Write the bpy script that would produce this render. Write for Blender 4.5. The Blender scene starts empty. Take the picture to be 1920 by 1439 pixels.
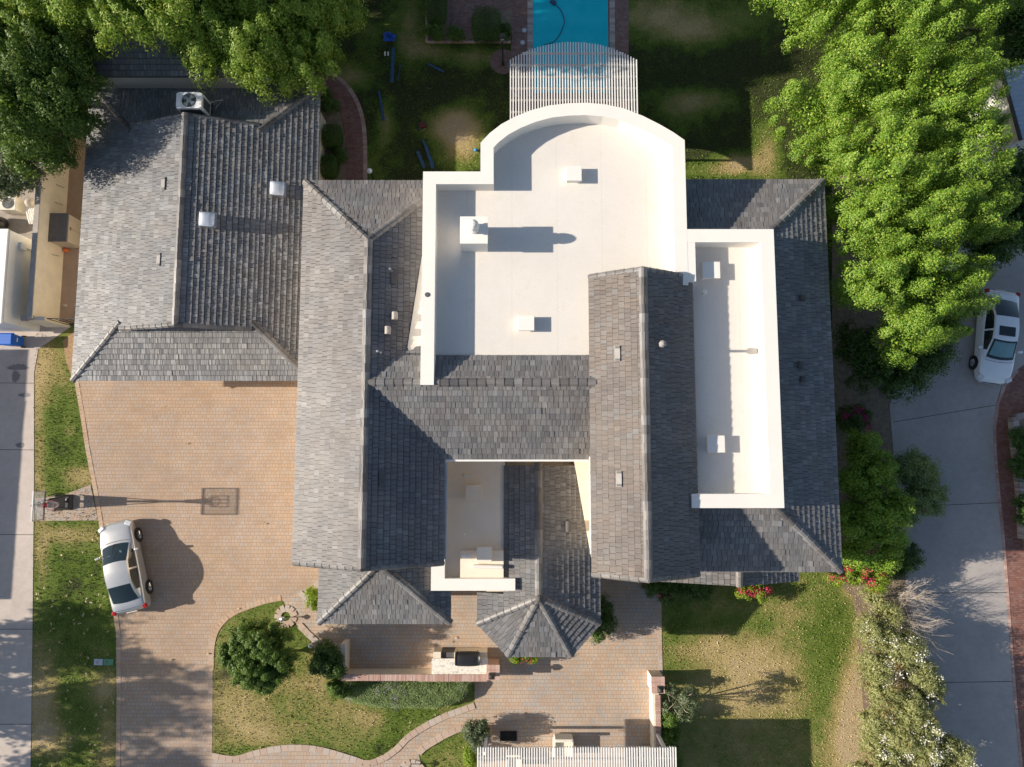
import bpy, math, random
import numpy as np
from mathutils import Vector, Matrix
R = math.radians
scene = bpy.context.scene
col = scene.collection
rnd = random.Random(7)

# ------------------------------------------------------------------ camera, sky, sun, exposure
H = 37.0                      # flying height of the camera above the ground, metres
F = 1333.0                    # focal length in photo pixels (1920 wide)
TILT = math.atan(137.0 / F)   # the camera looks almost straight down, tipped slightly to the north
SUN_EL = 25.0
cam = bpy.data.cameras.new('camera')
cam.sensor_width = 36.0
cam.lens = F / 1920.0 * 36.0
cam.clip_start = 0.5
cam.clip_end = 2000.0
camo = bpy.data.objects.new('camera', cam)
camo.location = (0, 0, H)
camo.rotation_euler = (TILT, 0, 0)
col.objects.link(camo)
scene.camera = camo

world = bpy.data.worlds.new('World')
scene.world = world
world.use_nodes = True
wn = world.node_tree.nodes
sky = wn.new('ShaderNodeTexSky')
sky.sky_type = 'NISHITA'
sky.sun_disc = False
sky.sun_elevation = R(SUN_EL)
sky.sun_rotation = R(270)
bg = wn['Background']
bg.inputs['Strength'].default_value = 0.08
world.node_tree.links.new(sky.outputs[0], bg.inputs['Color'])

sun = bpy.data.lights.new('sun', 'SUN')
sun.energy = 4.6
sun.angle = R(0.53)
sun.color = (1.0, 0.90, 0.77)
suno = bpy.data.objects.new('sun', sun)
suno.rotation_euler = (0, R(-(90 - SUN_EL)), 0)   # low sun from the left of the picture
suno.location = (-60, 0, 40)
col.objects.link(suno)

scene.view_settings.view_transform = 'Standard'
scene.view_settings.look = 'None'
scene.view_settings.gamma = 1.0
scene.view_settings.exposure = 0.78
scene.cycles.max_bounces = 10
scene.cycles.diffuse_bounces = 8
scene.cycles.transparent_max_bounces = 4

# ------------------------------------------------------------------ survey helper: photo pixel + true height -> metres
CT, ST = math.cos(TILT), math.sin(TILT)
def P(px, py, z=0.0):
    u, v = px - 960.0, py - 719.5
    dx, dy, dz = u, ST * F - CT * v, -CT * F - ST * v
    k = (z - H) / dz
    return Vector((dx * k, dy * k, z))
def X(px, py, z=0.0): return P(px, py, z).x
def Y(py, z=0.0): return P(960, py, z).y

# ------------------------------------------------------------------ mesh builder
class MB:
    def __init__(s): s.v, s.f, s.m, s.uv = [], [], [], None
    def add(s, vs, fs, m=0):
        o = len(s.v)
        s.v.extend([tuple(p) for p in vs])
        for f in fs:
            s.f.append([o + i for i in f]); s.m.append(m)
    def box(s, x0, x1, y0, y1, z0, z1, m=0):
        vs = [(x0,y0,z0),(x1,y0,z0),(x1,y1,z0),(x0,y1,z0),(x0,y0,z1),(x1,y0,z1),(x1,y1,z1),(x0,y1,z1)]
        s.add(vs, [(3,2,1,0),(4,5,6,7),(0,1,5,4),(1,2,6,5),(2,3,7,6),(3,0,4,7)], m)
    def obox(s, c, size, rz=0.0, m=0, rx=0.0, ry=0.0):
        M = Matrix.Translation(Vector(c)) @ Matrix.Rotation(rz,4,'Z') @ Matrix.Rotation(ry,4,'Y') @ Matrix.Rotation(rx,4,'X')
        a, b, d = size[0]/2, size[1]/2, size[2]/2
        vs = [M @ Vector(p) for p in [(-a,-b,-d),(a,-b,-d),(a,b,-d),(-a,b,-d),(-a,-b,d),(a,-b,d),(a,b,d),(-a,b,d)]]
        s.add(vs, [(3,2,1,0),(4,5,6,7),(0,1,5,4),(1,2,6,5),(2,3,7,6),(3,0,4,7)], m)
    def prism(s, poly, z0, z1, m=0, cap=True):
        a = sum(poly[i][0]*poly[(i+1)%len(poly)][1]-poly[(i+1)%len(poly)][0]*poly[i][1] for i in range(len(poly)))
        if a < 0: poly = poly[::-1]
        n = len(poly)
        vs = [(p[0],p[1],z0) for p in poly] + [(p[0],p[1],z1) for p in poly]
        fs = [(i,(i+1)%n,n+(i+1)%n,n+i) for i in range(n)]
        if cap: fs += [tuple(range(n-1,-1,-1)), tuple(range(n,2*n))]
        s.add(vs, fs, m)
    def slab(s, pts, th, m=0):
        """planar 3-D polygon given a thickness downwards"""
        n = len(pts)
        nz = Vector((0,0,0))
        for i in range(n):
            nz += Vector(pts[i]).cross(Vector(pts[(i+1)%n]))
        if nz.z < 0: pts = pts[::-1]
        vs = [tuple(p) for p in pts] + [(p[0],p[1],p[2]-th) for p in pts]
        fs = [tuple(range(n)), tuple(range(2*n-1,n-1,-1))] + [(i,n+i,n+(i+1)%n,(i+1)%n) for i in range(n)]
        s.add(vs, fs, m)
    def tube(s, pts, r, n=8, m=0, r1=None, caps=True):
        pts = [Vector(p) for p in pts]
        k = len(pts); vs = []; fs = []
        prev = None
        for i, p in enumerate(pts):
            d = (pts[min(i+1,k-1)] - pts[max(i-1,0)])
            if d.length < 1e-9: d = Vector((0,0,1))
            d.normalize()
            a = Vector((0,0,1)) if abs(d.z) < 0.95 else Vector((1,0,0))
            if prev is not None:
                x = prev - d * prev.dot(d)
                x = x.normalized() if x.length > 1e-6 else d.cross(a).normalized()
            else: x = d.cross(a).normalized()
            prev = x; y = d.cross(x)
            rr = r if r1 is None else r + (r1 - r) * i / max(1,k-1)
            for j in range(n):
                t = 2*math.pi*j/n
                vs.append(p + x*(rr*math.cos(t)) + y*(rr*math.sin(t)))
        for i in range(k-1):
            for j in range(n):
                fs.append((i*n+j, i*n+(j+1)%n, (i+1)*n+(j+1)%n, (i+1)*n+j))
        if caps: fs += [tuple(range(n-1,-1,-1)), tuple(range((k-1)*n, k*n))]
        s.add(vs, fs, m)
    def lathe(s, c, prof, n=16, m=0):
        vs = []; fs = []
        for (r, z) in prof:
            for j in range(n):
                t = 2*math.pi*j/n
                vs.append((c[0]+r*math.cos(t), c[1]+r*math.sin(t), c[2]+z))
        for i in range(len(prof)-1):
            for j in range(n):
                fs.append((i*n+j, i*n+(j+1)%n, (i+1)*n+(j+1)%n, (i+1)*n+j))
        fs += [tuple(range(n-1,-1,-1)), tuple(range((len(prof)-1)*n, len(prof)*n))]
        s.add(vs, fs, m)
    def build(s, name, mats, parent=None, smooth=False, origin=None, bevel=0.0):
        me = bpy.data.meshes.new(name)
        if parent is not None:
            o0 = ORG.get(parent.name, Vector((0,0,0)))
        else:
            if origin is None:
                xs = [p[0] for p in s.v]; ys = [p[1] for p in s.v]; zs = [p[2] for p in s.v]
                origin = ((min(xs)+max(xs))/2, (min(ys)+max(ys))/2, min(zs))
            o0 = Vector(origin)
        me.from_pydata([(p[0]-o0.x, p[1]-o0.y, p[2]-o0.z) for p in s.v], [], s.f)
        if not isinstance(mats, (list, tuple)): mats = [mats]
        for mm in mats: me.materials.append(mm)
        me.polygons.foreach_set('material_index', s.m)
        if s.uv is not None:
            ul = me.uv_layers.new(name='uv')
            ul.data.foreach_set('uv', np.array(s.uv, dtype=np.float32).ravel())
        if smooth: me.polygons.foreach_set('use_smooth', [True]*len(s.f))
        me.update()
        ob = bpy.data.objects.new(name, me)
        col.objects.link(ob)
        if parent is not None:
            ob.parent = parent; ORG[ob.name] = o0
        else:
            ob.location = o0; ORG[ob.name] = o0
        if bevel:
            b = ob.modifiers.new('bevel', 'BEVEL'); b.width = bevel; b.segments = 2; b.limit_method = 'ANGLE'
        return ob
ORG = {}
def tag(o, label=None, cat=None, group=None, kind=None):
    if label: o['label'] = label
    if cat: o['category'] = cat
    if group: o['group'] = group
    if kind: o['kind'] = kind
    return o
def thing(name, label, cat, loc=(0,0,0), group=None):
    o = bpy.data.objects.new(name, None); col.objects.link(o)
    o.location = loc; o.empty_display_size = 0.3
    ORG[o.name] = Vector(loc)
    return tag(o, label, cat, group)
def struct(o): o['kind'] = 'structure'; return o
def copy_tree(o, parent=None):
    c = o.copy(); col.objects.link(c)
    if parent is not None: c.parent = parent
    for ch in list(o.children): copy_tree(ch, c)
    return c

# ------------------------------------------------------------------ materials
def new_mat(name):
    m = bpy.data.materials.new(name); m.use_nodes = True
    nt = m.node_tree; return m, nt, nt.nodes['Principled BSDF'], nt.nodes, nt.links
def mix_rgb(nt, fac, a, b, blend='MIX'):
    n = nt.nodes.new('ShaderNodeMix'); n.data_type = 'RGBA'; n.blend_type = blend
    for sock, val in ((n.inputs[0], fac), (n.inputs[6], a), (n.inputs[7], b)):
        if hasattr(val, 'node'): nt.links.new(val, sock)
        elif isinstance(val, (int, float)): sock.default_value = val
        else: sock.default_value = (*val, 1)
    return n.outputs[2]
def noise(nt, vec, scale, detail=4, rough=0.6, lo=None, hi=None):
    n = nt.nodes.new('ShaderNodeTexNoise'); n.inputs['Scale'].default_value = scale
    n.inputs['Detail'].default_value = detail; n.inputs['Roughness'].default_value = rough
    if vec is not None: nt.links.new(vec, n.inputs['Vector'])
    if lo is None: return n.outputs['Fac']
    r = nt.nodes.new('ShaderNodeMapRange'); r.inputs[1].default_value = lo; r.inputs[2].default_value = hi
    nt.links.new(n.outputs['Fac'], r.inputs[0]); return r.outputs[0]
def pos(nt): return nt.nodes.new('ShaderNodeNewGeometry').outputs['Position']
def island(nt): return nt.nodes.new('ShaderNodeNewGeometry').outputs['Random Per Island']
def bump(nt, bsdf, h, strength=0.5, dist=0.02):
    b = nt.nodes.new('ShaderNodeBump'); b.inputs['Strength'].default_value = strength; b.inputs['Distance'].default_value = dist
    nt.links.new(h, b.inputs['Height']); nt.links.new(b.outputs[0], bsdf.inputs['Normal'])
def ramp(nt, fac, stops):
    n = nt.nodes.new('ShaderNodeValToRGB'); e = n.color_ramp.elements
    while len(e) < len(stops): e.new(0.5)
    for i, (p, c) in enumerate(stops): e[i].position = p; e[i].color = (*c, 1)
    nt.links.new(fac, n.inputs[0]); return n.outputs[0]

def simple(name, c, rough=0.6, metal=0.0, var=0.12, scale=3.0, bumps=0.0, bscale=40.0, coat=0.0, spec=None):
    m, nt, b, N, L = new_mat(name)
    p = pos(nt)
    dark = tuple(x*(1-var) for x in c); lite = tuple(min(1,x*(1+var)) for x in c)
    L.new(mix_rgb(nt, noise(nt, p, scale, 5, 0.65, 0.3, 0.7), dark, lite), b.inputs['Base Color'])
    b.inputs['Roughness'].default_value = rough; b.inputs['Metallic'].default_value = metal
    if coat: b.inputs['Coat Weight'].default_value = coat; b.inputs['Coat Roughness'].default_value = 0.05
    if spec is not None: b.inputs['Specular IOR Level'].default_value = spec
    if bumps: bump(nt, b, noise(nt, p, bscale, 3), bumps, 0.01)
    return m

def tile_mat(name, stops, dirt=0.25):
    m, nt, b, N, L = new_mat(name)
    isl = island(nt)
    c = ramp(nt, isl, stops)
    uvn = N.new('ShaderNodeUVMap'); uvn.uv_map = 'uv'
    mp = N.new('ShaderNodeMapping'); mp.inputs['Scale'].default_value = (15, 1.1, 1)
    L.new(uvn.outputs[0], mp.inputs[0])
    g = noise(nt, mp.outputs[0], 1.0, 3, 0.6, 0.3, 0.7)
    c = mix_rgb(nt, g, mix_rgb(nt, 1.0, c, (0.80,0.80,0.80), 'MULTIPLY'), mix_rgb(nt, 1.0, c, (1.10,1.095,1.085), 'MULTIPLY'))
    c = mix_rgb(nt, noise(nt, pos(nt), .75, 5, .7, .40, .62), mix_rgb(nt, 1.0, c, (.965,1.0,1.03), 'MULTIPLY'), mix_rgb(nt, 1.0, c, (1.035,1.0,.965), 'MULTIPLY'))
    big = noise(nt, pos(nt), 0.55, 4, 0.6, 0.35, 0.7)
    c = mix_rgb(nt, big, mix_rgb(nt, 1.0, c, (1-dirt,1-dirt,1-dirt*0.9), 'MULTIPLY'), c)
    L.new(c, b.inputs['Base Color'])
    b.inputs['Roughness'].default_value = 0.46
    b.inputs['Specular IOR Level'].default_value = 0.42
    bump(nt, b, g, 0.55, 0.012)
    return m
M = {}
M['tile'] = tile_mat('roof_tile', [(0.0,(.178,.167,.161)),(0.3,(.195,.184,.177)),(0.6,(.208,.191,.180)),(0.85,(.222,.208,.198)),(1.0,(.255,.247,.24))])
M['tile_tan'] = tile_mat('roof_tile_tan', [(0.0,(.17,.147,.130)),(0.25,(.196,.169,.148)),(0.55,(.210,.177,.154)),(0.85,(.225,.193,.170)),(1.0,(.22,.21,.20))])
M['tile_gray'] = tile_mat('roof_tile_gray', [(0.0,(.172,.166,.161)),(0.35,(.195,.188,.182)),(0.7,(.212,.204,.197)),(1.0,(.26,.253,.247))])
M['tile_pale'] = tile_mat('roof_tile_pale', [(0.0,(.205,.20,.197)),(0.35,(.23,.225,.221)),(0.7,(.25,.244,.239)),(1.0,(.32,.316,.31))])
M['ridge'] = tile_mat('ridge_tile', [(0.0,(.10,.095,.095)),(0.5,(.16,.15,.145)),(1.0,(.25,.24,.23))])
M['deck'] = simple('roof_edge_board', (.085,.08,.078), .8)
M['stucco'] = simple('cream_stucco', (.72,.63,.50), .9, bumps=.25, bscale=60, var=.06)
M['parapet'] = simple('white_roof_paint', (.79,.75,.685), .75, var=.03, scale=.8, bumps=.12, bscale=25)
M['white'] = simple('white_paint', (.80,.79,.76), .5, var=.04)
M['fence'] = simple('yellow_cream_block', (.89,.80,.62), .9, var=.10, scale=1.2, bumps=.2)
M['capgray'] = simple('gray_cap_concrete', (.40,.36,.32), .9, var=.15, bumps=.2)
M['ventgray'] = simple('vent_gray', (.26,.245,.235), .7)
M['metal'] = simple('galvanised_metal', (.55,.55,.55), .35, .8)
M['black'] = simple('black_metal', (.02,.02,.022), .45)
M['blackvinyl'] = simple('black_vinyl', (.018,.018,.02), .38, bumps=.3, bscale=8)
M['rubber'] = simple('tyre_rubber', (.02,.02,.02), .85)
M['darkgray'] = simple('dark_gray', (.09,.09,.09), .7)
M['bluewood'] = simple('blue_painted_plank', (.03,.075,.14), .7, var=.25, scale=6)
M['bluetarp'] = simple('blue_tarp', (.015,.10,.45), .5, bumps=.4, bscale=12)
M['bluebin'] = simple('blue_plastic', (.01,.12,.50), .4, var=.06)
M['orange'] = simple('orange_rubber', (.75,.18,.05), .6)
M['ballblue'] = simple('blue_rubber_ball', (.03,.25,.65), .5)
M['redbrown'] = simple('red_brown_plastic', (.10,.02,.015), .5)
M['bark'] = simple('bark', (.13,.10,.075), .95, var=.3, scale=8, bumps=.5)
M['drybark'] = simple('pale_dry_twig', (.42,.36,.30), .9, var=.2, scale=9)
M['lid'] = simple('gray_lid_plastic', (.17,.155,.145), .6)
M['tan'] = simple('tan_plastic', (.52,.46,.37), .6, var=.04)
M['greenlid'] = simple('green_plastic_lid', (.10,.26,.14), .6)
M['palelid'] = simple('pale_gray_lid', (.42,.45,.50), .6)
M['glass'] = simple('car_glass', (.012,.022,.025), .06, var=.0, coat=.6)
M['teal'] = simple('sunshade_and_glare', (.16,.30,.33), .45, var=.12, scale=2)
M['chrome'] = simple('bright_metal', (.6,.6,.6), .25, 1.0, var=0)
M['redlens'] = simple('red_lens', (.35,.01,.01), .2)
M['lens'] = simple('clear_lens', (.65,.66,.68), .12, var=0, coat=.5)
M['skylight'] = simple('white_acrylic_dome', (.72,.76,.82), .25, var=.02, coat=.4)
M['soil'] = simple('bare_soil', (.22,.165,.115), .95, var=.3, scale=4, bumps=.8, bscale=18)
M['mat'] = simple('black_mat', (.012,.012,.012), .9)
M['bluemetal'] = simple('pale_blue_metal_roof', (.50,.57,.64), .4, .2, var=.07, scale=2)
M['board'] = simple('clear_acrylic_board', (.55,.57,.58), .15, var=.02)
M['net'] = simple('white_net', (.78,.74,.74), .8)
M['rimred'] = simple('red_rim', (.45,.03,.03), .5)
M['cushion'] = simple('cream_cushion', (.72,.68,.58), .85, bumps=.2, bscale=30)

def granite():
    m, nt, b, N, L = new_mat('speckled_granite'); p = pos(nt)
    c = mix_rgb(nt, noise(nt, p, 7, 8, .8, .36, .50), (.36,.36,.36), (.84,.77,.65))
    L.new(c, b.inputs['Base Color']); b.inputs['Roughness'].default_value = .3; return m
M['granite'] = granite()
def car_paint(name, c, metal, rough=.28):
    m, nt, b, N, L = new_mat(name); p = pos(nt)
    L.new(mix_rgb(nt, noise(nt, p, 1.6, 4, .6, .3, .7), tuple(x*.93 for x in c), c), b.inputs['Base Color'])
    b.inputs['Roughness'].default_value = rough; b.inputs['Metallic'].default_value = metal
    b.inputs['Coat Weight'].default_value = .8; b.inputs['Coat Roughness'].default_value = .04
    return m
M['silver'] = car_paint('silver_car_paint', (.58,.575,.56), .6, .3)
M['carwhite'] = car_paint('white_car_paint', (.86,.88,.90), 0.0, .3)

def membrane():
    m, nt, b, N, L = new_mat('white_roof_membrane'); p = pos(nt)
    c = mix_rgb(nt, noise(nt, p, .45, 6, .7, .35, .7), (.69,.645,.58), (.755,.715,.65))
    c = mix_rgb(nt, noise(nt, p, .9, 7, .8, .54, .66), c, mix_rgb(nt, 1.0, c, (.93,.91,.87), 'MULTIPLY'))
    c = mix_rgb(nt, noise(nt, p, 14, 4, .7, .40, .52), mix_rgb(nt, 1.0, c, (.965,.96,.95), 'MULTIPLY'), c)
    # lap seams of the sheets, every 1.9 m
    sx = N.new('ShaderNodeSeparateXYZ'); L.new(p, sx.inputs[0])
    w = N.new('ShaderNodeMath'); w.operation = 'PINGPONG'; w.inputs[1].default_value = .95; L.new(sx.outputs[0], w.inputs[0])
    r = N.new('ShaderNodeMapRange'); r.inputs[1].default_value = .0; r.inputs[2].default_value = .03; L.new(w.outputs[0], r.inputs[0])
    c = mix_rgb(nt, r.outputs[0], mix_rgb(nt, 1.0, c, (.93,.92,.90), 'MULTIPLY'), c)
    L.new(c, b.inputs['Base Color']); b.inputs['Roughness'].default_value = .7
    bump(nt, b, noise(nt, p, 1.2, 5), .25, .03); return m
M['membrane'] = membrane()
M['court_bounce'] = simple('warm_bounce_coating', (.84,.735,.60), .8, var=.05, scale=.9, bumps=.12, bscale=20)  # warm bounced light of the courtyard, put into the coating colour

def paver(name, c1, c2, c3, bw=.24, bh=.16, rot=0.0, mortar=(.16,.12,.09), msize=.010, stain=.25):
    m, nt, b, N, L = new_mat(name); p = pos(nt)
    mp = N.new('ShaderNodeMapping'); mp.inputs['Rotation'].default_value = (0,0,rot)
    L.new(p, mp.inputs[0])
    nz = N.new('ShaderNodeTexNoise'); nz.inputs['Scale'].default_value = 1.3; L.new(p, nz.inputs['Vector'])
    ad = N.new('ShaderNodeMix'); ad.data_type='VECTOR'; ad.inputs[0].default_value = .012
    L.new(mp.outputs[0], ad.inputs[4]); L.new(nz.outputs['Color'], ad.inputs[5])
    br = N.new('ShaderNodeTexBrick'); L.new(ad.outputs[1], br.inputs['Vector'])
    br.inputs['Scale'].default_value = 1.0; br.inputs['Brick Width'].default_value = bw; br.inputs['Row Height'].default_value = bh
    br.inputs['Mortar Size'].default_value = msize; br.inputs['Mortar Smooth'].default_value = .3
    br.inputs['Color1'].default_value = (0,0,0,1); br.inputs['Color2'].default_value = (1,1,1,1); br.inputs['Mortar'].default_value = (.5,.5,.5,1)
    br.inputs['Bias'].default_value = 0.0; br.offset = .5; br.squash = .72; br.squash_frequency = 3
    c = ramp(nt, br.outputs['Color'], [(0.0,c1),(0.5,c2),(1.0,c3)])
    big = noise(nt, p, .28, 5, .65, .3, .72)
    c = mix_rgb(nt, big, mix_rgb(nt, 1.0, c, (1-stain,1-stain*.9,1-stain*.75), 'MULTIPLY'), c)
    c = mix_rgb(nt, noise(nt, p, 1.1, 5, .7, .35, .65), mix_rgb(nt, 1.0, c, (.90,.89,.89), 'MULTIPLY'), c)
    c = mix_rgb(nt, noise(nt, p, 22, 3, .7, .3, .7), mix_rgb(nt, 1.0, c, (.86,.86,.86), 'MULTIPLY'), c)
    c = mix_rgb(nt, noise(nt, p, .17, 4, .6, .42, .6), c, mix_rgb(nt, 1.0, c, (.97,1.03,1.14), 'MULTIPLY'))
    c = mix_rgb(nt, noise(nt, p, .8, 6, .8, .60, .70), c, mix_rgb(nt, 1.0, c, (.80,.80,.82), 'MULTIPLY'))
    c = mix_rgb(nt, br.outputs['Fac'], c, mortar)
    L.new(c, b.inputs['Base Color']); b.inputs['Roughness'].default_value = .85
    inv = N.new('ShaderNodeMath'); inv.operation = 'SUBTRACT'; inv.inputs[0].default_value = 1.0; L.new(br.outputs['Fac'], inv.inputs[1])
    bump(nt, b, inv.outputs[0], .6, .012)
    return m
M['paver'] = paver('driveway_pavers', (.50,.345,.225), (.55,.375,.245), (.51,.39,.29), mortar=(.28,.20,.135), msize=.009, bw=.215, bh=.18)
M['paver2'] = paver('path_pavers', (.56,.39,.265), (.585,.44,.315), (.50,.43,.355), mortar=(.30,.225,.17), msize=.009, bw=.215, bh=.18)
M['brickpath'] = paver('red_brick_path', (.27,.10,.07), (.33,.14,.10), (.36,.19,.14), bw=.21, bh=.105, mortar=(.14,.10,.08), msize=.008)
M['deckbrick'] = paver('pool_deck_brick', (.24,.12,.09), (.30,.16,.125), (.33,.20,.165), bw=.21, bh=.105, mortar=(.13,.10,.085), msize=.008)
def brick_island(name, stops):
    m, nt, b, N, L = new_mat(name); p = pos(nt)
    c = ramp(nt, island(nt), stops)
    c = mix_rgb(nt, noise(nt, p, 18, 4, .7, .3, .7), mix_rgb(nt, 1.0, c, (.82,.82,.82), 'MULTIPLY'), c)
    L.new(c, b.inputs['Base Color']); b.inputs['Roughness'].default_value = .85
    bump(nt, b, noise(nt, p, 40, 3), .3, .008); return m
M['edging'] = brick_island('edging_pavers', [(0,(.44,.32,.245)),(.5,(.51,.39,.30)),(1,(.49,.42,.36))])
M['paver_block'] = brick_island('paver_blocks', [(0,(.45,.31,.205)),(.5,(.53,.365,.24)),(1,(.49,.38,.28))])
M['redbrick'] = brick_island('red_brick', [(0,(.42,.25,.20)),(.5,(.50,.32,.26)),(1,(.55,.40,.34))])
M['palebrick'] = brick_island('pale_coping_brick', [(0,(.30,.24,.21)),(.5,(.42,.36,.33)),(1,(.52,.47,.44))])

def concrete(name, c, stain=.25):
    m, nt, b, N, L = new_mat(name); p = pos(nt)
    a = mix_rgb(nt, noise(nt, p, .35, 6, .7, .3, .7), tuple(x*(1-stain) for x in c), c)
    a = mix_rgb(nt, noise(nt, p, 3.0, 6, .75, .35, .6), mix_rgb(nt, 1.0, a, (.90,.89,.88), 'MULTIPLY'), a)
    a = mix_rgb(nt, noise(nt, p, 45, 2, .7, .3, .7), mix_rgb(nt, 1.0, a, (.9,.9,.9), 'MULTIPLY'), a)
    L.new(a, b.inputs['Base Color']); b.inputs['Roughness'].default_value = .85
    bump(nt, b, noise(nt, p, 60, 3), .2, .006); return m
M['concrete'] = concrete('concrete_paving', (.62,.535,.47))
M['concrete2'] = concrete('east_drive_concrete', (.47,.43,.405), .22)
M['alley'] = concrete('alley_concrete', (.50,.38,.29), .3)
M['joint'] = simple('dark_joint', (.06,.055,.05), .9)

def grass_mat(name='lawn_grass'):
    m, nt, b, N, L = new_mat(name); p = pos(nt)
    at = N.new('ShaderNodeAttribute'); at.attribute_name = 'dry'
    n1 = noise(nt, p, 1.1, 6, .72)
    n2 = noise(nt, p, 9.0, 4, .75)
    s = N.new('ShaderNodeMath'); s.operation = 'MULTIPLY_ADD'; s.inputs[1].default_value = .9; L.new(n1, s.inputs[0]); L.new(at.outputs['Fac'], s.inputs[2])
    s2 = N.new('ShaderNodeMath'); s2.operation = 'MULTIPLY_ADD'; s2.inputs[1].default_value = .55; L.new(n2, s2.inputs[0]); L.new(s.outputs[0], s2.inputs[2])
    s3 = N.new('ShaderNodeMath'); s3.operation = 'SUBTRACT'; s3.inputs[1].default_value = .72; L.new(s2.outputs[0], s3.inputs[0])
    c = ramp(nt, s3.outputs[0], [(0.0,(.050,.060,.022)),(0.14,(.095,.15,.022)),(0.30,(.155,.20,.045)),(0.50,(.30,.26,.10)),(0.75,(.46,.36,.18)),(1.0,(.48,.37,.235))])
    sp = noise(nt, p, 24, 3, .8, .3, .68)
    c = mix_rgb(nt, sp, mix_rgb(nt, 1.0, c, (.50,.52,.45), 'MULTIPLY'), mix_rgb(nt, 1.0, c, (1.22,1.2,1.15), 'MULTIPLY'))  # fine speckle: shadows of the grass tufts painted into the colour
    L.new(c, b.inputs['Base Color']); b.inputs['Roughness'].default_value = .9; b.inputs['Specular IOR Level'].default_value = .15
    bump(nt, b, noise(nt, p, 20, 5, .8), .9, .05)
    return m
M['grass'] = grass_mat()
def blade_mat():
    m, nt, b, N, L = new_mat('grass_blades')
    at = N.new('ShaderNodeAttribute'); at.attribute_name = 'dry'
    a = N.new('ShaderNodeMath'); a.operation = 'MULTIPLY_ADD'; a.inputs[1].default_value = .45; L.new(island(nt), a.inputs[0]); L.new(at.outputs['Fac'], a.inputs[2])
    c = ramp(nt, a.outputs[0], [(0.0,(.05,.062,.022)),(0.18,(.10,.17,.022)),(0.38,(.18,.245,.05)),(0.62,(.36,.31,.12)),(1.0,(.58,.45,.25))])
    L.new(c, b.inputs['Base Color']); b.inputs['Roughness'].default_value = .7; b.inputs['Specular IOR Level'].default_value = .2
    return m
M['blades'] = blade_mat()

def leaf_mat(name, stops, trans=.30, rough=.5):
    m, nt, b, N, L = new_mat(name)
    c = ramp(nt, island(nt), stops)
    L.new(c, b.inputs['Base Color']); b.inputs['Roughness'].default_value = rough; b.inputs['Specular IOR Level'].default_value = .35
    t = N.new('ShaderNodeBsdfTranslucent'); L.new(mix_rgb(nt, 1.0, c, (1.3,1.25,.6), 'MULTIPLY'), t.inputs[0])
    mx = N.new('ShaderNodeMixShader'); mx.inputs[0].default_value = trans
    L.new(b.outputs[0], mx.inputs[1]); L.new(t.outputs[0], mx.inputs[2])
    L.new(mx.outputs[0], N['Material Output'].inputs[0]); return m
M['leaf_bright'] = leaf_mat('bright_green_leaves', [(0,(.075,.17,.014)),(.45,(.155,.285,.026)),(.8,(.255,.375,.042)),(1,(.40,.47,.09))])
M['leaf_mid'] = leaf_mat('mid_green_leaves', [(0,(.05,.105,.014)),(.6,(.10,.175,.025)),(1,(.17,.25,.045))])
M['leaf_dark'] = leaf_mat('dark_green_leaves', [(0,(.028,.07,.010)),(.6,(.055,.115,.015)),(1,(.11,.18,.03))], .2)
M['leaf_yellow'] = leaf_mat('yellow_green_leaves', [(0,(.10,.19,.018)),(.5,(.20,.32,.034)),(.85,(.32,.42,.06)),(1,(.46,.50,.13))])
M['leaf_olive'] = leaf_mat('olive_gray_leaves', [(0,(.13,.155,.05)),(.5,(.26,.29,.10)),(1,(.44,.42,.20))])
M['leaf_hedge'] = leaf_mat('hedge_leaves', [(0,(.11,.17,.05)),(.6,(.19,.27,.09)),(1,(.30,.37,.15))])
M['leaf_lime'] = leaf_mat('lime_green_leaves', [(0,(.12,.20,.01)),(.5,(.20,.30,.02)),(1,(.30,.38,.05))])
M['leaf_dry'] = leaf_mat('dry_brown_leaves', [(0,(.22,.12,.04)),(1,(.42,.27,.12))])
M['leaf_sage'] = leaf_mat('sage_green_leaves', [(0,(.06,.09,.035)),(.6,(.11,.15,.07)),(1,(.19,.22,.14))])
M['petal_white'] = leaf_mat('white_petals', [(0,(.72,.70,.62)),(1,(.85,.84,.80))], .2)
M['petal_magenta'] = leaf_mat('magenta_petals', [(0,(.30,.008,.09)),(1,(.55,.03,.20))], .2)
M['petal_red'] = leaf_mat('red_pink_petals', [(0,(.40,.02,.05)),(1,(.65,.08,.15))], .2)
M['petal_lilac'] = leaf_mat('lilac_gray_blooms', [(0,(.22,.20,.26)),(1,(.34,.31,.36))], .1)
M['fallen'] = leaf_mat('fallen_leaf', [(0,(.35,.22,.08)),(.6,(.52,.40,.22)),(1,(.62,.55,.42))], .1)

def water():
    m, nt, b, N, L = new_mat('pool_water'); p = pos(nt)
    L.new(mix_rgb(nt, noise(nt, p, .8, 4, .6, .3, .7), (.0,.47,.58), (.02,.56,.66)), b.inputs['Base Color'])
    b.inputs['Roughness'].default_value = .05; b.inputs['IOR'].default_value = 1.33
    bump(nt, b, noise(nt, p, 5, 3), .08, .03); return m
M['water'] = water()

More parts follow.
